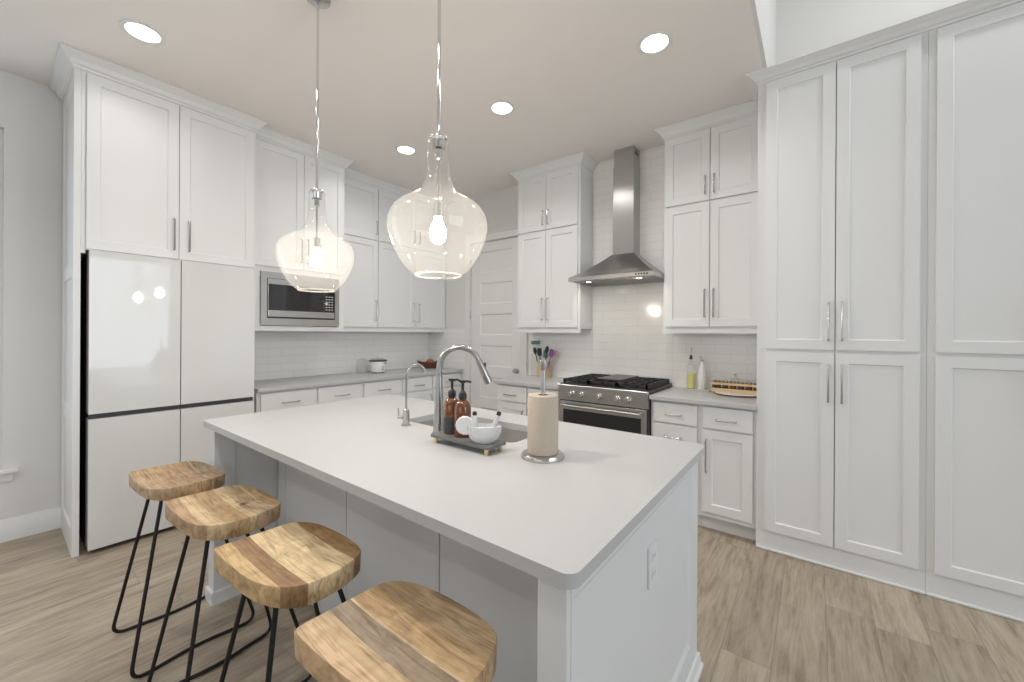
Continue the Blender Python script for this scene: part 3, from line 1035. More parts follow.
# ------------------------------------------------------------ island
IX0, IX1, IY0, IY1 = -2.500, -0.357, 0.660, 1.788
t = thing('kitchen_island', 'white kitchen island with grey-shaded panelled seating side behind the stools', 'kitchen island', (0, 0, 0))
PY = 0.985
cab = MB()
sk = (-1.715, -0.975, 1.285, 1.61, 0.66)   # well for the sink inside the cabinet
for a, b in (((-2.374, PY, 0.0), (-0.4495, 1.750, sk[4])), ((-2.374, PY, sk[4]), (sk[0], 1.750, 0.8745)), ((sk[1], PY, sk[4]), (-0.4495, 1.750, 0.8745)),
             ((sk[0], PY, sk[4]), (sk[1], sk[2], 0.8745)), ((sk[0], sk[3], sk[4]), (sk[1], 1.750, 0.8745))):
    cab.box(a, b)
cab.build('cabinet_body', M['island'], t, smooth=False)
# seating-side panels with V seams
px = [-2.374, -2.283, -1.674, -1.064, -0.4495]
for a, b in zip(px, px[1:]):
    MB().box((a + 0.002, PY - 0.012, 0.002), (b - 0.002, PY - 0.0005, 0.8745)).build('back_panel', M['island'], t, smooth=False, bevel=0.003, seg=1)
# left wing: post plus thinner web
MB().box((-2.452, 0.678, 0.0), (-2.3745, 0.770, 0.8745)).build('post', M['island'], t, bevel=0.002)
MB().box((-2.446, 0.7705, 0.0), (-2.380, 1.750, 0.8745)).build('end_panel', M['island'], t, smooth=False)
# right wing: post plus panelled end
MB().box((-0.449, 0.678, 0.0), (-0.3805, 0.6955, 0.8745)).build('post', M['island'], t, bevel=0.002)
e = panelled(1.752 - 0.696, 0.8745, [(0.010, 0.947, 0.155, 0.835)], 0.060, 0.009, 0.018)
e.xf(Matrix.Translation((-0.4405, 0.696, 0)) @ Matrix.Rotation(PI / 2, 4, 'Z'))
e.build('end_panel', M['island'], t, smooth=False)
SHOE = [(0, 0), (0.020, 0), (0.020, 0.014), (0.012, 0.026), (0.008, 0.060), (0, 0.066)]
sweep([(-0.3800, 0.678), (-0.3800, 1.7535), (-0.45, 1.7535)], SHOE).build('baseboard', M['trim'], t, smooth=False)
SH2 = [(0, 0), (0.010, 0), (0.010, 0.060), (0.004, 0.068), (0, 0.068)]
sweep([(-2.3742, PY - 0.012), (-2.3742, 0.6775), (-2.4525, 0.6775), (-2.4525, 1.75)][::-1], SH2).build('baseboard', M['trim'], t, smooth=False)

# island top with a rounded cut-out for the sink
SX0, SX1, SY0, SY1 = -1.700, -0.990, 1.302, 1.597
bm = bmesh.new()
outer = [bm.verts.new((x, y, 0.905)) for x, y in round_rect(IX0, IY0, IX1, IY1, 0.030, 6)]
inner = [bm.verts.new((x, y, 0.905)) for x, y in round_rect(SX0, SY0, SX1, SY1, 0.045, 6)]
ed = []
for loop in (outer, inner):
    for i in range(len(loop)):
        ed.append(bm.edges.new((loop[i], loop[(i + 1) % len(loop)])))
bmesh.ops.triangle_fill(bm, edges=ed, use_beauty=True, use_dissolve=False)
ret = bmesh.ops.extrude_face_region(bm, geom=list(bm.faces))
bmesh.ops.translate(bm, verts=[v for v in ret['geom'] if isinstance(v, bmesh.types.BMVert)], vec=(0, 0, -0.030))
bmesh.ops.recalc_face_normals(bm, faces=bm.faces)
me = bpy.data.meshes.new('countertop')
bm.to_mesh(me)
bm.free()
me.polygons.foreach_set('use_smooth', [True] * len(me.polygons))
me.set_sharp_from_angle(angle=math.radians(35))
me.materials.append(M['quartz'])
o = bpy.data.objects.new('countertop', me)
C.objects.link(o)
tag(o, 'large white quartz island countertop with the sink cut into it', 'countertop')

# sink basin
t = thing('sink', 'stainless steel undermount sink in the island countertop', 'sink', ((SX0 + SX1) / 2, (SY0 + SY1) / 2, 0.68))
sxh, syh = (SX1 - SX0) / 2 + 0.004, (SY1 - SY0) / 2 + 0.004
outr = round_rect(-sxh, -syh, sxh, syh, 0.048, 6)
inr = round_rect(-sxh + 0.012, -syh + 0.012, sxh - 0.012, syh - 0.012, 0.04, 6)
n = len(outr)
vs = [(x, y, 0.1945) for x, y in outr] + [(x, y, 0.004) for x, y in inr] + [(x * 1.006, y * 1.012, 0.1945) for x, y in outr] + [(x * 1.02, y * 1.03, 0.0) for x, y in inr]
fs = [tuple(range(n, 2 * n)), tuple(range(3 * n, 4 * n))[::-1]]
for i in range(n):
    j = (i + 1) % n
    fs += [(i, j, n + j, n + i), (2 * n + i, 3 * n + i, 3 * n + j, 2 * n + j), (i, 2 * n + i, 2 * n + j, j)]
MB().add(vs, fs).build('basin', M['basin'], t)
MB().lathe([(0, 0.003), (0.030, 0.003), (0.040, 0.006), (0.042, 0.0045), (0.042, 0.0042)], 24, (0.0, 0.03, 0)).build('drain', M['chrome'], t)

# outlet on the island end
t = thing('electrical_outlet', 'white duplex outlet on the island end panel', 'outlet', (-0.3890, 1.205, 0.672), R90)
MB().prism([(x, z) for x, z in round_rect(-0.037, -0.060, 0.037, 0.060, 0.003, 3)], 0, 0.006).xf(Matrix.Rotation(PI / 2, 4, 'X')).build('cover_plate', M['plate'], t)
for dz in (-0.026, 0.026):
    f = MB().prism(round_rect(-0.017, dz - 0.015, 0.017, dz + 0.015, 0.010, 4), 0.006, 0.0085).xf(Matrix.Rotation(PI / 2, 4, 'X')).build('socket', M['plate'], t)
    sl = MB()
    for dx in (-0.006, 0.006):
        sl.box((dx - 0.001, -0.0088, dz - 0.003), (dx + 0.001, -0.0086, dz + 0.006))
    sl.build('slots', M['dark'], f, smooth=False)

# ------------------------------------------------------------ pendants and ceiling lights


def pendant(x, y, label):
    t = thing('pendant_lamp', label, 'pendant lamp', (x, y, 0), 0, 'clear glass pendants over the island')
    MB().lathe([(0, ZC - 0.013), (0.050, ZC - 0.013), (0.058, ZC - 0.010), (0.060, ZC - 0.001), (0, ZC - 0.001)], 28).build('canopy', M['nickel'], t)
    MB().tube([(0, 0, ZC - 0.014), (0, 0, 2.062)], 0.0062, 12).build('rod', M['chrome'], t)
    MB().lathe([(0, 2.062), (0.033, 2.062), (0.034, 2.059), (0.034, 2.054), (0.026, 2.050), (0.022, 2.022), (0, 2.020)], 24).build('neck_cap', M['chrome'], t)
    so = MB().lathe([(0, 2.019), (0.012, 2.019), (0.012, 1.985), (0.005, 1.98), (0.005, 1.83), (0.017, 1.825), (0.017, 1.775), (0, 1.772)], 16).build('socket', M['chrome'], t)
    MB().lathe([(0.013, 1.771), (0.016, 1.757), (0.026, 1.735), (0.029, 1.715), (0.024, 1.694), (0.012, 1.682), (0, 1.680)], 20).build('bulb', M['bulb'], so)
    prof = [(0.037, 2.049), (0.0375, 2.02), (0.038, 1.98), (0.040, 1.945), (0.045, 1.915), (0.054, 1.888), (0.066, 1.867), (0.082, 1.853), (0.108, 1.839), (0.138, 1.821), (0.160, 1.799),
            (0.172, 1.776), (0.177, 1.752), (0.176, 1.728), (0.170, 1.700), (0.159, 1.668), (0.143, 1.635), (0.123, 1.603), (0.104, 1.582), (0.088, 1.570), (0.082, 1.567)]
    sh = MB().lathe(prof, 56).build('glass_shade', M['pglass'], t)
    MB().lathe([(0.082 + 0.003 * math.cos(2 * PI * k / 8), 1.566 + 0.003 * math.sin(2 * PI * k / 8)) for k in range(9)], 48).build('glass_lip', M['lip'], sh)
    MB().lathe([(0.037 + 0.0022 * math.cos(2 * PI * k / 8), 2.049 + 0.0022 * math.sin(2 * PI * k / 8)) for k in range(9)], 32).build('glass_lip', M['lip'], sh)
    return t


pendant(-1.975, 0.983, 'clear seeded glass pendant lamp nearer the refrigerator, in front of the microwave')
pendant(-1.084, 0.978, 'clear seeded glass pendant lamp nearer the camera, above the faucet')


def can_light(x, y, label, dim=1.0):
    t = thing('recessed_light', label, 'ceiling light', (x, y, ZC), 0, 'recessed ceiling lights')
    MB().lathe([(0.072, -0.0008), (0.098, -0.0008), (0.098, -0.004), (0.090, -0.007), (0.074, -0.004), (0.072, -0.0008)], 32).build('trim_ring', M['trim'], t)
    MB().lathe([(0, -0.0012), (0.0715, -0.0012), (0.0715, -0.003), (0, -0.003)], 32).build('diffuser', M['led'], t)
    d = bpy.data.lights.new('can_light', 'AREA')
    d.shape, d.size, d.energy, d.color = 'DISK', 0.14, CAN_POWER * dim, (1.0, 0.985, 0.97)
    d.spread = math.radians(150)
    o = bpy.data.objects.new('can_light', d)
    C.objects.link(o)
    o.location = (0, 0, -0.012)
    o.parent = t


can_light(-2.985, 0.511, 'recessed ceiling light above the refrigerator doors', 0.42)
can_light(-0.741, 2.298, 'recessed ceiling light nearest the tall pantry cabinet')
can_light(-1.852, 2.287, 'recessed ceiling light in front of the hood, between the two others in its row')
can_light(-2.975, 2.292, 'recessed ceiling light nearest the microwave and left wall cabinets')
for q in ((-1.85, 0.1), (-0.74, 0.1), (-2.985, -1.5), (-1.85, -1.5)):   # the rest of the kitchen's lamps, above and behind the camera
    d = bpy.data.lights.new('can_light', 'AREA')
    d.shape, d.size, d.energy, d.color = 'DISK', 0.14, CAN_POWER, (1.0, 0.985, 0.97)
    d.spread = math.radians(142)
    o = bpy.data.objects.new('can_light', d)
    C.objects.link(o)
    o.location = (*q, ZC - 0.012)

for q in ((0.7, 2.5), (1.9, 2.5), (3.0, -0.5)):   # fill lights added under the high ceiling to brighten the upper wall
    d = bpy.data.lights.new('high_fill_light', 'AREA')
    d.shape, d.size, d.energy, d.color = 'DISK', 0.2, 13, (1.0, 1.0, 1.0)
    o = bpy.data.objects.new('high_fill_light', d)
    C.objects.link(o)
    o.location = (*q, ZH - 0.012)

# ------------------------------------------------------------ bar stools
SW, SD = 0.205, 0.148     # half width, half depth


def stool_seat(mat, parent, dip):
    key = [(-0.186, -0.1445), (-0.201, -0.128), (-0.200, -0.083), (-0.196, 0.0), (-0.192, 0.058), (-0.176, 0.094), (-0.120, 0.129), (-0.018, 0.144), (0.080, 0.141), (0.132, 0.131), (0.163, 0.110),
           (0.183, 0.072), (0.195, 0.027), (0.197, -0.022), (0.184, -0.060), (0.152, -0.094), (0.091, -0.121), (0.02, -0.134), (-0.078, -0.141)]
    key = [Vector(p) for p in key]
    ol = []
    for a in range(len(key)):
        p0, p1, p2, p3 = (key[(a + q) % len(key)] for q in (-1, 0, 1, 2))
        for q in range(3):
            u = q / 3
            c = 0.5 * (2 * p1 + (p2 - p0) * u + (2 * p0 - 5 * p1 + 4 * p2 - p3) * u * u + (3 * p1 - p0 - 3 * p2 + p3) * u ** 3)
            ol.append((c.x, c.y))
    n = len(ol)

    def top(x, y):
        return 0.718 - dip * (1 - min(1.1, (x / SW) ** 2))
    vs, fs = [], []
    rings = [1.0, 0.985, 0.9, 0.75, 0.55, 0.35, 0.15]
    for i, s in enumerate(rings):
        for x, y in ol:
            vs.append((x * s, y * s, top(x * s, y * s) - (0.004 if i == 0 else 0)))
    vs.append((0, 0, top(0, 0)))
    for i in range(len(rings) - 1):
        for k in range(n):
            k2 = (k + 1) % n
            fs.append((i * n + k, i * n + k2, (i + 1) * n + k2, (i + 1) * n + k))
    L = len(rings) - 1
    for k in range(n):
        fs.append((L * n + k, L * n + (k + 1) % n, len(vs) - 1))
    b0 = len(vs)
    for x, y in ol:
        vs.append((x * 0.99, y * 0.99, 0.661 - 0.3 * dip * (1 - (x / SW) ** 2)))
    for k in range(n):
        k2 = (k + 1) % n
        fs.append((k, b0 + k, b0 + k2, k2))
    fs.append(tuple(range(b0, b0 + n)))
    return MB().add(vs, fs).build('seat', mat, parent, angle=50)


def stool_frame(side, parent):
    s = side
    xt, xf, yt, yf, yk = 0.090 * s, 0.195 * s, 0.085, 0.198, 0.236
    z0 = 0.0075
    p = [(xt, -yt, 0.654), (xf, -yf, z0)]
    q = [(xf, yk, z0), (xt, 0.070, 0.654)]
    run = [(xf - s * 0.026 * math.sin(PI * k / 8) ** 2, -yf + (yf + yk) * k / 8, z0) for k in range(2, 7)]
    pts = fillet([p[0], p[1]] + [run[0]], 0.06, 8)[:-1] + run
    tail = fillet([run[-1], q[0], q[1]], 0.06, 8)[1:]
    return MB().tube(pts + tail, 0.0068, 10).build('leg_frame', M['rod'], parent)


tan, lt, brn, gry, pnk = (0.52, 0.36, 0.20), (0.68, 0.52, 0.32), (0.30, 0.18, 0.092), (0.27, 0.215, 0.155), (0.56, 0.39, 0.24)
seats = [
    (seat_material('stool_wood_tan', [(0.0, (0.50, 0.345, 0.205)), (0.30, (0.46, 0.30, 0.17)), (0.72, (0.62, 0.48, 0.31)), (0.745, (0.44, 0.30, 0.18)), (1.0, tan)]),
     'plain tan wooden bar stool standing closest to the refrigerator', (-2.285, 0.528)),
    (seat_material('stool_wood_knotty', [(0.0, (0.47, 0.31, 0.18)), (0.16, (0.60, 0.45, 0.27)), (0.30, (0.45, 0.305, 0.165)), (0.52, (0.58, 0.43, 0.27)), (0.80, (0.66, 0.50, 0.31)), (0.82, (0.52, 0.36, 0.20)), (1.0, tan)], knot=(0.02, 0.045, 0.697)),
     'bar stool whose wooden seat has a dark knot, second from the refrigerator', (-1.755, 0.545)),
    (seat_material('stool_wood_pale_middle', [(0.0, (0.58, 0.40, 0.205)), (0.17, (0.30, 0.175, 0.085)), (0.33, (0.72, 0.555, 0.335)), (0.78, (0.36, 0.22, 0.105)), (1.0, brn)]),
     'bar stool with a wide pale stripe across its brown seat, third from the refrigerator', (-1.217, 0.546)),
    (seat_material('stool_wood_striped', [(0.0, (0.60, 0.41, 0.245)), (0.16, (0.50, 0.35, 0.19)), (0.28, (0.29, 0.215, 0.145)), (0.45, (0.66, 0.50, 0.32)), (0.47, (0.53, 0.355, 0.19)), (0.68, (0.50, 0.36, 0.22)), (1.0, pnk)]),
     'nearest bar stool, its striped seat with a grey-brown band cut by the photo edge', (-0.695, 0.542)),
]
for (mat, label, (x, y)), dip, off in zip(seats, (0.022, 0.016, 0.009, 0.007), (-0.007, 0, 0, 0)):
    t = thing('bar_stool', label, 'bar stool', (x, y, 0), 0, 'wooden bar stools along the island')
    st = stool_seat(mat, t, dip)
    st.location.x = off
    for s in (-1, 1):
        stool_frame(s, t)

# ------------------------------------------------------------ things on the island
ZI = 0.9052
# main faucet
t = thing('kitchen_faucet', 'tall brushed nickel gooseneck faucet at the island sink', 'faucet', (-1.342, 1.222, ZI))
dv = Vector((0.655, 0.755, 0)).normalized()
R_ = 0.091
MB().lathe([(0, 0), (0.030, 0), (0.030, 0.006), (0.026, 0.010), (0.0245, 0.05), (0.021, 0.11), (0.0165, 0.20), (0.0135, 0.26), (0, 0.26)], 24).build('body', M['faucet'], t)
arc = [Vector((0, 0, 0.255))] + [dv * (R_ - R_ * math.cos(a)) + Vector((0, 0, 0.297 + R_ * math.sin(a))) for a in [PI * k / 18 for k in range(0, 17)]]
sp = MB().tube(arc, 0.0132, 14).build('gooseneck', M['faucet'], t)
end = arc[-1]
dd = (arc[-1] - arc[-2]).normalized()
hd = MB().tube([end - dd * 0.004, end + dd * 0.01, end + dd * 0.065, end + dd * 0.112, end + dd * 0.115], 0, 16, [0.0142, 0.016, 0.018, 0.0195, 0.017]).build('spray_head', M['faucet'], t)
bq = end + dd * 0.03 + (dv + Vector((0, 0, 0.25))).normalized() * 0.016
MB().sphere(bq, 0.008, 1, 1, 1.9, 12, 8).build('button', M['black'], hd)
MB().tube([Vector((-0.02, 0.018, 0.045)), Vector((-0.046, 0.045, 0.05))], 0.010, 12).build('lever_hub', M['steel'], t)
lv = MB().tube([Vector((-0.044, 0.043, 0.05)), Vector((-0.052, 0.052, 0.075)), Vector((-0.056, 0.056, 0.125))], 0.0045, 10).build('lever', M['steel'], t)
# filtered-water faucet
t = thing('water_tap', 'slim gooseneck drinking water tap left of the main faucet', 'faucet', (-1.592, 1.236, ZI))
MB().lathe([(0, 0), (0.024, 0), (0.024, 0.005), (0.016, 0.007), (0.016, 0.075), (0.010, 0.080), (0, 0.080)], 20).build('body', M['nickel'], t)
d2 = Vector((0.10, 0.99, 0)).normalized()
r_ = 0.058
arc = [Vector((0, 0, 0.078))] + [d2 * (r_ - r_ * math.cos(a)) + Vector((0, 0, 0.236 + r_ * math.sin(a))) for a in [PI * k / 14 for k in range(0, 14)]]
MB().tube(arc, 0.0052, 10).build('spout', M['nickel'], t)
MB().tube([Vector((-0.012, -0.008, 0.040)), Vector((-0.034, -0.022, 0.042))], 0.0105, 12).build('lever_hub', M['nickel'], t)
MB().tube([Vector((-0.032, -0.02, 0.045)), Vector((-0.034, -0.021, 0.085))], 0.0032, 8).build('lever', M['nickel'], t)

# slate tray
t = thing('soap_tray', 'dark grey rectangular tray on small brass feet beside the sink', 'tray', (-1.112, 1.163, ZI))
MB().prism(round_rect(-0.160, -0.053, 0.160, 0.053, 0.006, 3), 0.022, 0.034).build('tray_top', M['slate'], t, bevel=0.002)
for dx in (-0.138, 0.138):
    for dy in (-0.040, 0.040):
        MB().lathe([(0, 0), (0.0095, 0), (0.0095, 0.021), (0, 0.0215)], 14, (dx, dy, 0)).build('foot', M['gold'], t)
ZTR = ZI + 0.0345


def soap(x, y, label, band=False):
    t = thing('soap_dispenser', label, 'soap bottle', (x, y, ZTR), 0, 'amber pump bottles on the tray')
    MB().lathe([(0, 0), (0.032, 0), (0.034, 0.004), (0.034, 0.116), (0.031, 0.130), (0.022, 0.142), (0.013, 0.148), (0.012, 0.158), (0, 0.158)], 32).build('bottle', M['amber'], t)
    if band:
        MB().lathe([(0.0343, 0.006), (0.0345, 0.008), (0.0345, 0.066), (0.0343, 0.068), (0.0343, 0.006)], 32).build('label_band', M['dark'], t)
    p = MB().lathe([(0, 0.150), (0.015, 0.150), (0.017, 0.158), (0.016, 0.172), (0.009, 0.182), (0.0055, 0.186), (0.0055, 0.214), (0.010, 0.216), (0.010, 0.226), (0, 0.228)], 20).build('pump', M['black'], t)
    MB().tube([(-0.012, -0.009, 0.2225), (0.018, 0.014, 0.2225), (0.027, 0.021, 0.218)], 0.0048, 8).build('nozzle', M['black'], p)


soap(-1.214, 1.178, 'amber soap bottle with dark label, left one beside the faucet', True)
soap(-1.142, 1.168, 'amber soap bottle with black pump, right one behind the ribbed holder')

# ribbed holder with two brushes
t = thing('brush_holder', 'white ribbed bowl-shaped holder with a round disc on the soap tray', 'brush holder', (-1.010, 1.150, ZTR), math.radians(37))
n, vs, fs = 64, [], []
pr = [(0.030, 0.0), (0.044, 0.016), (0.054, 0.040), (0.057, 0.064), (0.053, 0.066), (0.046, 0.045), (0.034, 0.018), (0.0, 0.012)]
for r, z in pr[:-1]:
    for k in range(n):
        a = 2 * PI * k / n
        rr = r * (1 + (0.045 * math.cos(16 * a) if z > 0.01 else 0))
        vs.append((rr * math.cos(a) * 1.15, rr * math.sin(a) * 0.62, z))
vs.append((0, 0, 0.012))
for i in range(len(pr) - 2):
    for k in range(n):
        k2 = (k + 1) % n
        fs.append((i * n + k, i * n + k2, (i + 1) * n + k2, (i + 1) * n + k))
L = len(pr) - 2
for k in range(n):
    fs.append((L * n + k, L * n + (k + 1) % n, len(vs) - 1))
fs.append(tuple(range(n))[::-1])
MB().add(vs, fs).build('ribbed_bowl', M['ribbed'], t)
disc = MB()
dn = 40
dpf = [(0, -0.006), (0.032, -0.006), (0.036, -0.002), (0.036, 0.002), (0.032, 0.006), (0, 0.006)]
disc.lathe(dpf, dn)
disc.v = [(x * (1 + 0.02 * math.cos(14 * math.atan2(y, x))), y * (1 + 0.02 * math.cos(14 * math.atan2(y, x))), z) for x, y, z in disc.v]
disc.xf(Matrix.Translation((-0.072, -0.005, 0.066)) @ Matrix.Rotation(PI / 2, 4, 'X'))
disc.build('disc', M['ribbed'], t)


def brush(x, y, lean, label):
    a = math.radians(37)
    wx, wy = -1.010 + x * math.cos(a) - y * math.sin(a), 1.150 + x * math.sin(a) + y * math.cos(a)
    t = thing('dish_brush', label, 'dish brush', (wx, wy, ZTR + 0.0165), a, 'white-handled brushes in the holder')
    top = Vector((lean, 0, 0.088))
    MB().tube([Vector((0, 0, 0)), top * 0.5, top], 0, 12, [0.012, 0.0105, 0.008]).build('handle', M['ribbed'], t)
    MB().tube([top, top * 1.10, top * 1.16], 0, 12, [0.0085, 0.009, 0.006]).build('cap', M['black'], t)


brush(-0.032, 0.0, -0.004, 'short white dish brush with black tip, left one in the ribbed holder')
brush(0.022, 0.0, 0.032, 'short white dish brush with black tip, leaning right in the ribbed holder')

# paper towel holder and roll
t = thing('paper_towel_holder', 'steel paper towel holder with round base on the island', 'paper towel holder', (-0.797, 1.234, ZI))
MB().lathe([(0, 0), (0.079, 0), (0.080, 0.004), (0.078, 0.012), (0.070, 0.017), (0.012, 0.018), (0, 0.018)], 48).build('base', M['nickel'], t)
MB().lathe([(0.0, 0.0185), (0.009, 0.0185), (0.009, 0.318), (0.013, 0.322), (0.015, 0.340), (0.0155, 0.352), (0.009, 0.358), (0, 0.359)], 20).build('rod', M['nickel'], t)
r = MB().lathe([(0.021, 0.0), (0.055, 0.0), (0.0565, 0.004), (0.0565, 0.206), (0.055, 0.210), (0.021, 0.210), (0.021, 0.0)], 48).build('paper_towel_roll', M['paper'])
r.location = (-0.797, 1.234, ZI + 0.0185)
tag(r, 'beige paper towel roll on the steel holder', 'paper towels')
MB().lathe([(0.0185, 0.001), (0.0208, 0.001), (0.0208, 0.2095), (0.0185, 0.2095), (0.0185, 0.001)], 32).build('cardboard_core', M['card'], r)

# ------------------------------------------------------------ things on the left counter
ZK = 0.9052
t = thing('rice_cooker', 'small white rice cooker with black lid rim on the left counter', 'rice cooker', (-3.905, 2.640, ZK))
MB().lathe([(0, 0.006), (0.066, 0.006), (0.082, 0.014), (0.088, 0.035), (0.092, 0.110), (0.090, 0.130), (0, 0.130)], 36).build('pot_body', M['ceramic'], t)
MB().lathe([(0, 0.1303), (0.097, 0.1303), (0.099, 0.136), (0.097, 0.143), (0, 0.143)], 36).build('lid_rim', M['black'], t)
ld = MB().lathe([(0.094, 0.1432), (0.085, 0.152), (0.05, 0.162), (0, 0.166)], 36).build('lid', M['clear'], t)
MB().lathe([(0, 0.164), (0.010, 0.164), (0.008, 0.172), (0.016, 0.178), (0.014, 0.186), (0, 0.187)], 16).build('lid_knob', M['plate'], ld)
for sgn in (-1, 1):
    MB().sphere((0.0, sgn * 0.097, 0.100), 0.016, 1.4, 1, 0.6, 12, 8).build('side_handle', M['ceramic'], t)
pl = MB().box((0.0875, -0.012, 0.030), (0.0935, 0.012, 0.085)).build('control_plate', M['mark'], t, bevel=0.002)
MB().box((0.0930, -0.006, 0.040), (0.0955, 0.006, 0.050)).build('switch', M['black'], pl)
MB().box((0.0880, 0.010, 0.110), (0.0945, 0.040, 0.115)).build('printed_mark', M['dark'], t)
for a in range(4):
    MB().lathe([(0, 0), (0.010, 0), (0.010, 0.0062), (0, 0.0062)], 10, (0.055 * math.cos(a * PI / 2 + .6), 0.055 * math.sin(a * PI / 2 + .6), 0)).build('foot', M['black'], t)
t = thing('glass_canister', 'clear glass canister left of the rice cooker', 'canister', (-3.985, 2.495, ZK))
MB().lathe([(0, 0), (0.055, 0), (0.060, 0.006), (0.060, 0.115), (0.052, 0.130), (0.052, 0.136)], 28).build('jar', M['clear'], t)
MB().lathe([(0.056, 0.1365), (0.056, 0.146), (0.02, 0.156), (0.018, 0.166), (0, 0.170)], 28).build('lid', M['clear'], t)

t = thing('wooden_bowl', 'dark red wooden boat-shaped bowl at the end of the left counter', 'bowl', (-3.90, 3.395, ZK), math.radians(70))
n, vs, fs = 48, [], []
pr = [(0.45, 0.0), (0.75, 0.03), (1.0, 0.075), (0.96, 0.078), (0.70, 0.036), (0.40, 0.012)]
for s, z in pr:
    for k in range(n):
        a = 2 * PI * k / n
        cx = math.cos(a)
        vs.append((s * 0.155 * (cx + 0.25 * cx ** 3) / 1.25 * 1.1, s * 0.085 * math.sin(a), z * (1 + 0.35 * cx ** 4) if z > 0.02 else z))
for i in range(len(pr) - 1):
    for k in range(n):
        k2 = (k + 1) % n
        fs.append((i * n + k, i * n + k2, (i + 1) * n + k2, (i + 1) * n + k))
fs.append(tuple(range(n))[::-1])
fs.append(tuple(range((len(pr) - 1) * n, len(pr) * n)))
MB().add(vs, fs).build('bowl', M['wood_d'], t)
o = MB().sphere((0, 0, 0), 0.048, 1.15, 1, 0.9).build('terracotta_lump', M['clay'])
o.name = 'clay_pot'
o.location = (-3.90, 3.395, ZK + 0.078)
tag(o, 'rounded russet pot sitting in the dark wooden bowl', 'pot')

# ------------------------------------------------------------ things on the counter left of the range
t = thing('utensil_crock', 'square bamboo utensil crock on the counter by the pantry door', 'utensil crock', (-2.235, 3.475, ZK))
mb = MB()
hw = 0.052
for a, b in (((-hw, -hw, 0), (hw, hw, 0.010)), ((-hw, -hw, 0.01), (-hw + 0.008, hw, 0.160)), ((hw - 0.008, -hw, 0.01), (hw, hw, 0.160)),
             ((-hw + 0.008, -hw, 0.01), (hw - 0.008, -hw + 0.008, 0.160)), ((-hw + 0.008, hw - 0.008, 0.01), (hw - 0.008, hw, 0.160))):
    mb.box(a, b)
mb.build('crock', M['wood_l'], t, smooth=False)


def utensil(dx, dy, lx, ly, L, kind, mat, label, cat):
    """a kitchen tool standing in the crock; leans to (lx, ly)"""
    nm = {'spoon': 'cooking_spoon', 'spatula': 'spatula', 'whisk': 'spoon_rest'}[kind]
    t = thing(nm, label, cat, (-2.235 + dx, 3.475 + dy, ZK + 0.0125), 0, 'cooking utensils in the crock')
    d = Vector((lx, ly, L))
    MB().tube([Vector((0, 0, 0)), d * 0.5, d * 0.78], 0.0055, 8).build('handle', mat, t)
    h = MB()
    if kind == 'spoon':
        h.sphere((0, 0, 0), 0.030, 0.75, 0.3, 1.25, 16, 10)
    else:
        h.prism(round_rect(-0.026, -0.040, 0.026, 0.040, 0.012, 5), -0.003, 0.003).xf(Matrix.Rotation(PI / 2, 4, 'X'))
    h.xf(Matrix.Translation(d * 0.90) @ Vector((0, 0, 1)).rotation_difference(d).to_matrix().to_4x4())
    h.build('head', mat, t)


utensil(-0.030, -0.02, -0.075, 0.0, 0.285, 'spoon', M['black'], 'black cooking spoon leaning left in the crock', 'spoon')
utensil(-0.010, -0.03, -0.022, -0.01, 0.275, 'spatula', M['black'], 'wide black spatula upright in the crock', 'spatula')
utensil(0.010, 0.0, 0.012, 0.0, 0.255, 'spatula', M['green'], 'sage green spatula in the middle of the crock', 'spatula')
utensil(0.018, -0.028, 0.040, 0.0, 0.305, 'spoon', M['black'], 'black cooking spoon standing tallest behind the purple spatula', 'spoon')
utensil(0.026, -0.005, 0.075, 0.0, 0.265, 'spatula', M['purple'], 'purple spatula leaning right in the crock', 'spatula')
utensil(0.032, 0.02, 0.115, 0.0, 0.262, 'spoon', M['pink'], 'pink spoon leaning far right in the crock', 'spoon')
t = thing('glass_carafe', 'tall clear glass bottle with teal lid beside the utensil crock', 'bottle', (-2.372, 3.520, ZK))
MB().lathe([(0, 0), (0.040, 0), (0.044, 0.006), (0.044, 0.21), (0.036, 0.27), (0.034, 0.335)], 28).build('bottle', M['clear'], t)
MB().lathe([(0, 0.3355), (0.046, 0.3355), (0.047, 0.340), (0.047, 0.366), (0.044, 0.372), (0, 0.372)], 28).build('lid', M['teal'], t)

# ------------------------------------------------------------ things on the counter right of the range
t = thing('marble_slab', 'grey marble slab under the oil and white bottles', 'tray', (-0.765, 3.475, ZK))
MB().prism(round_rect(-0.100, -0.045, 0.100, 0.045, 0.008, 4), 0, 0.012).build('slab', M['marble'], t, bevel=0.002)
ZM = ZK + 0.0125
t = thing('oil_bottle', 'glass bottle of yellow-green oil with black pourer', 'oil bottle', (-0.812, 3.478, ZM))
MB().lathe([(0, 0), (0.030, 0), (0.032, 0.004), (0.032, 0.150), (0.026, 0.185), (0.013, 0.205), (0.012, 0.235)], 24).build('glass', M['clear'], t)
MB().lathe([(0, 0.003), (0.0295, 0.003), (0.0300, 0.006), (0.0300, 0.126), (0, 0.1265)], 24).build('oil', M['oil'], t)
p = MB().lathe([(0, 0.2355), (0.013, 0.2355), (0.013, 0.245), (0.0095, 0.250), (0.010, 0.268), (0, 0.270)], 16).build('stopper', M['black'], t)
MB().tube([(0, 0, 0.268), (0, 0, 0.300), (0.006, -0.004, 0.330)], 0.0035, 8).build('pour_spout', M['nickel'], p)
t = thing('ceramic_bottle', 'white ceramic bottle with steel pourer beside the oil', 'bottle', (-0.728, 3.478, ZM))
MB().lathe([(0, 0), (0.031, 0), (0.034, 0.005), (0.034, 0.095), (0.028, 0.140), (0.016, 0.185), (0.0125, 0.222), (0, 0.223)], 28).build('bottle', M['ceramic'], t)
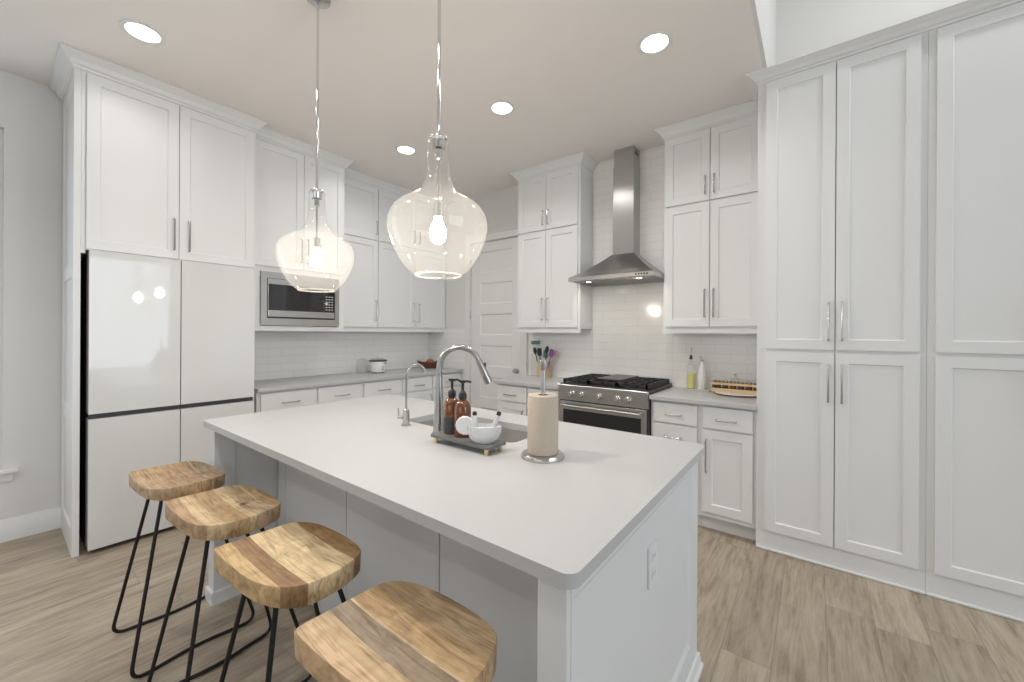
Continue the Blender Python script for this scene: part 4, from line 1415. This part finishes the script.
p = MB().lathe([(0, 0.2232), (0.014, 0.2232), (0.014, 0.232), (0.006, 0.236), (0.005, 0.245), (0, 0.246)], 16).build('pourer', M['nickel'], t)
MB().tube([(0, 0, 0.240), (-0.010, -0.006, 0.256), (-0.020, -0.012, 0.262)], 0.003, 8).build('pour_spout', M['nickel'], p)

t = thing('serving_board', 'round white board under the spice crate beside the pantry', 'board', (-0.470, 3.400, ZK))
MB().lathe([(0, 0), (0.140, 0), (0.150, 0.005), (0.153, 0.012), (0.150, 0.016), (0, 0.016)], 56).build('board', M['ceramic'], t)
MB().lathe([(0.1535, 0.006), (0.1550, 0.009), (0.1550, 0.012), (0.1535, 0.014), (0.1535, 0.006)], 56).build('edge_band', M['wood_d'], t)
ZP = ZK + 0.0165
t = thing('spice_crate', 'light wooden slatted crate of spice jars by the pantry', 'crate', (-0.475, 3.430, ZP))
cw, cd = 0.160, 0.050
MB().box((-cw, -cd, 0), (cw, cd, 0.008)).build('crate_bottom', M['wood_x'], t, smooth=False)
for yy in (-cd, cd - 0.008):
    for z0 in (0.0085, 0.052):
        MB().box((-cw, yy, z0), (cw, yy + 0.008, z0 + 0.017)).build('slat', M['wood_x'], t, smooth=False)
for sx in (-1, 1):
    MB().box((min(sx * cw, sx * (cw + 0.010)), -cd, 0), (max(sx * cw, sx * (cw + 0.010)), cd, 0.075)).build('end_board', M['wood_l'], t, smooth=False)
for i in range(6):
    x = -0.475 - 0.130 + i * 0.052
    t = thing('spice_jar', 'silver-lidded brown spice jar standing in the wooden crate', 'spice jar', (x, 3.430, ZP + 0.0085), 0, 'spice jars in the crate')
    MB().lathe([(0, 0), (0.021, 0), (0.022, 0.003), (0.022, 0.052), (0.019, 0.060), (0, 0.060)], 20).build('jar', M['spice'], t)
    MB().lathe([(0, 0.0602), (0.021, 0.0602), (0.021, 0.072), (0.019, 0.074), (0, 0.074)], 20).build('lid', M['chrome'], t)
t = thing('glass_jar', 'small clear glass jar with knob lid behind the spice crate', 'jar', (-0.500, 3.518, ZP))
MB().lathe([(0, 0), (0.030, 0), (0.033, 0.005), (0.033, 0.075), (0.029, 0.085)], 24).build('jar', M['clear'], t)
l = MB().lathe([(0.032, 0.0855), (0.031, 0.092), (0.010, 0.100), (0.007, 0.106), (0.011, 0.112), (0.010, 0.118), (0, 0.120)], 24).build('lid', M['clear'], t)
MB().lathe([(0, 0.1202), (0.010, 0.1202), (0.010, 0.126), (0, 0.127)], 14).build('lid_knob', M['nickel'], l)
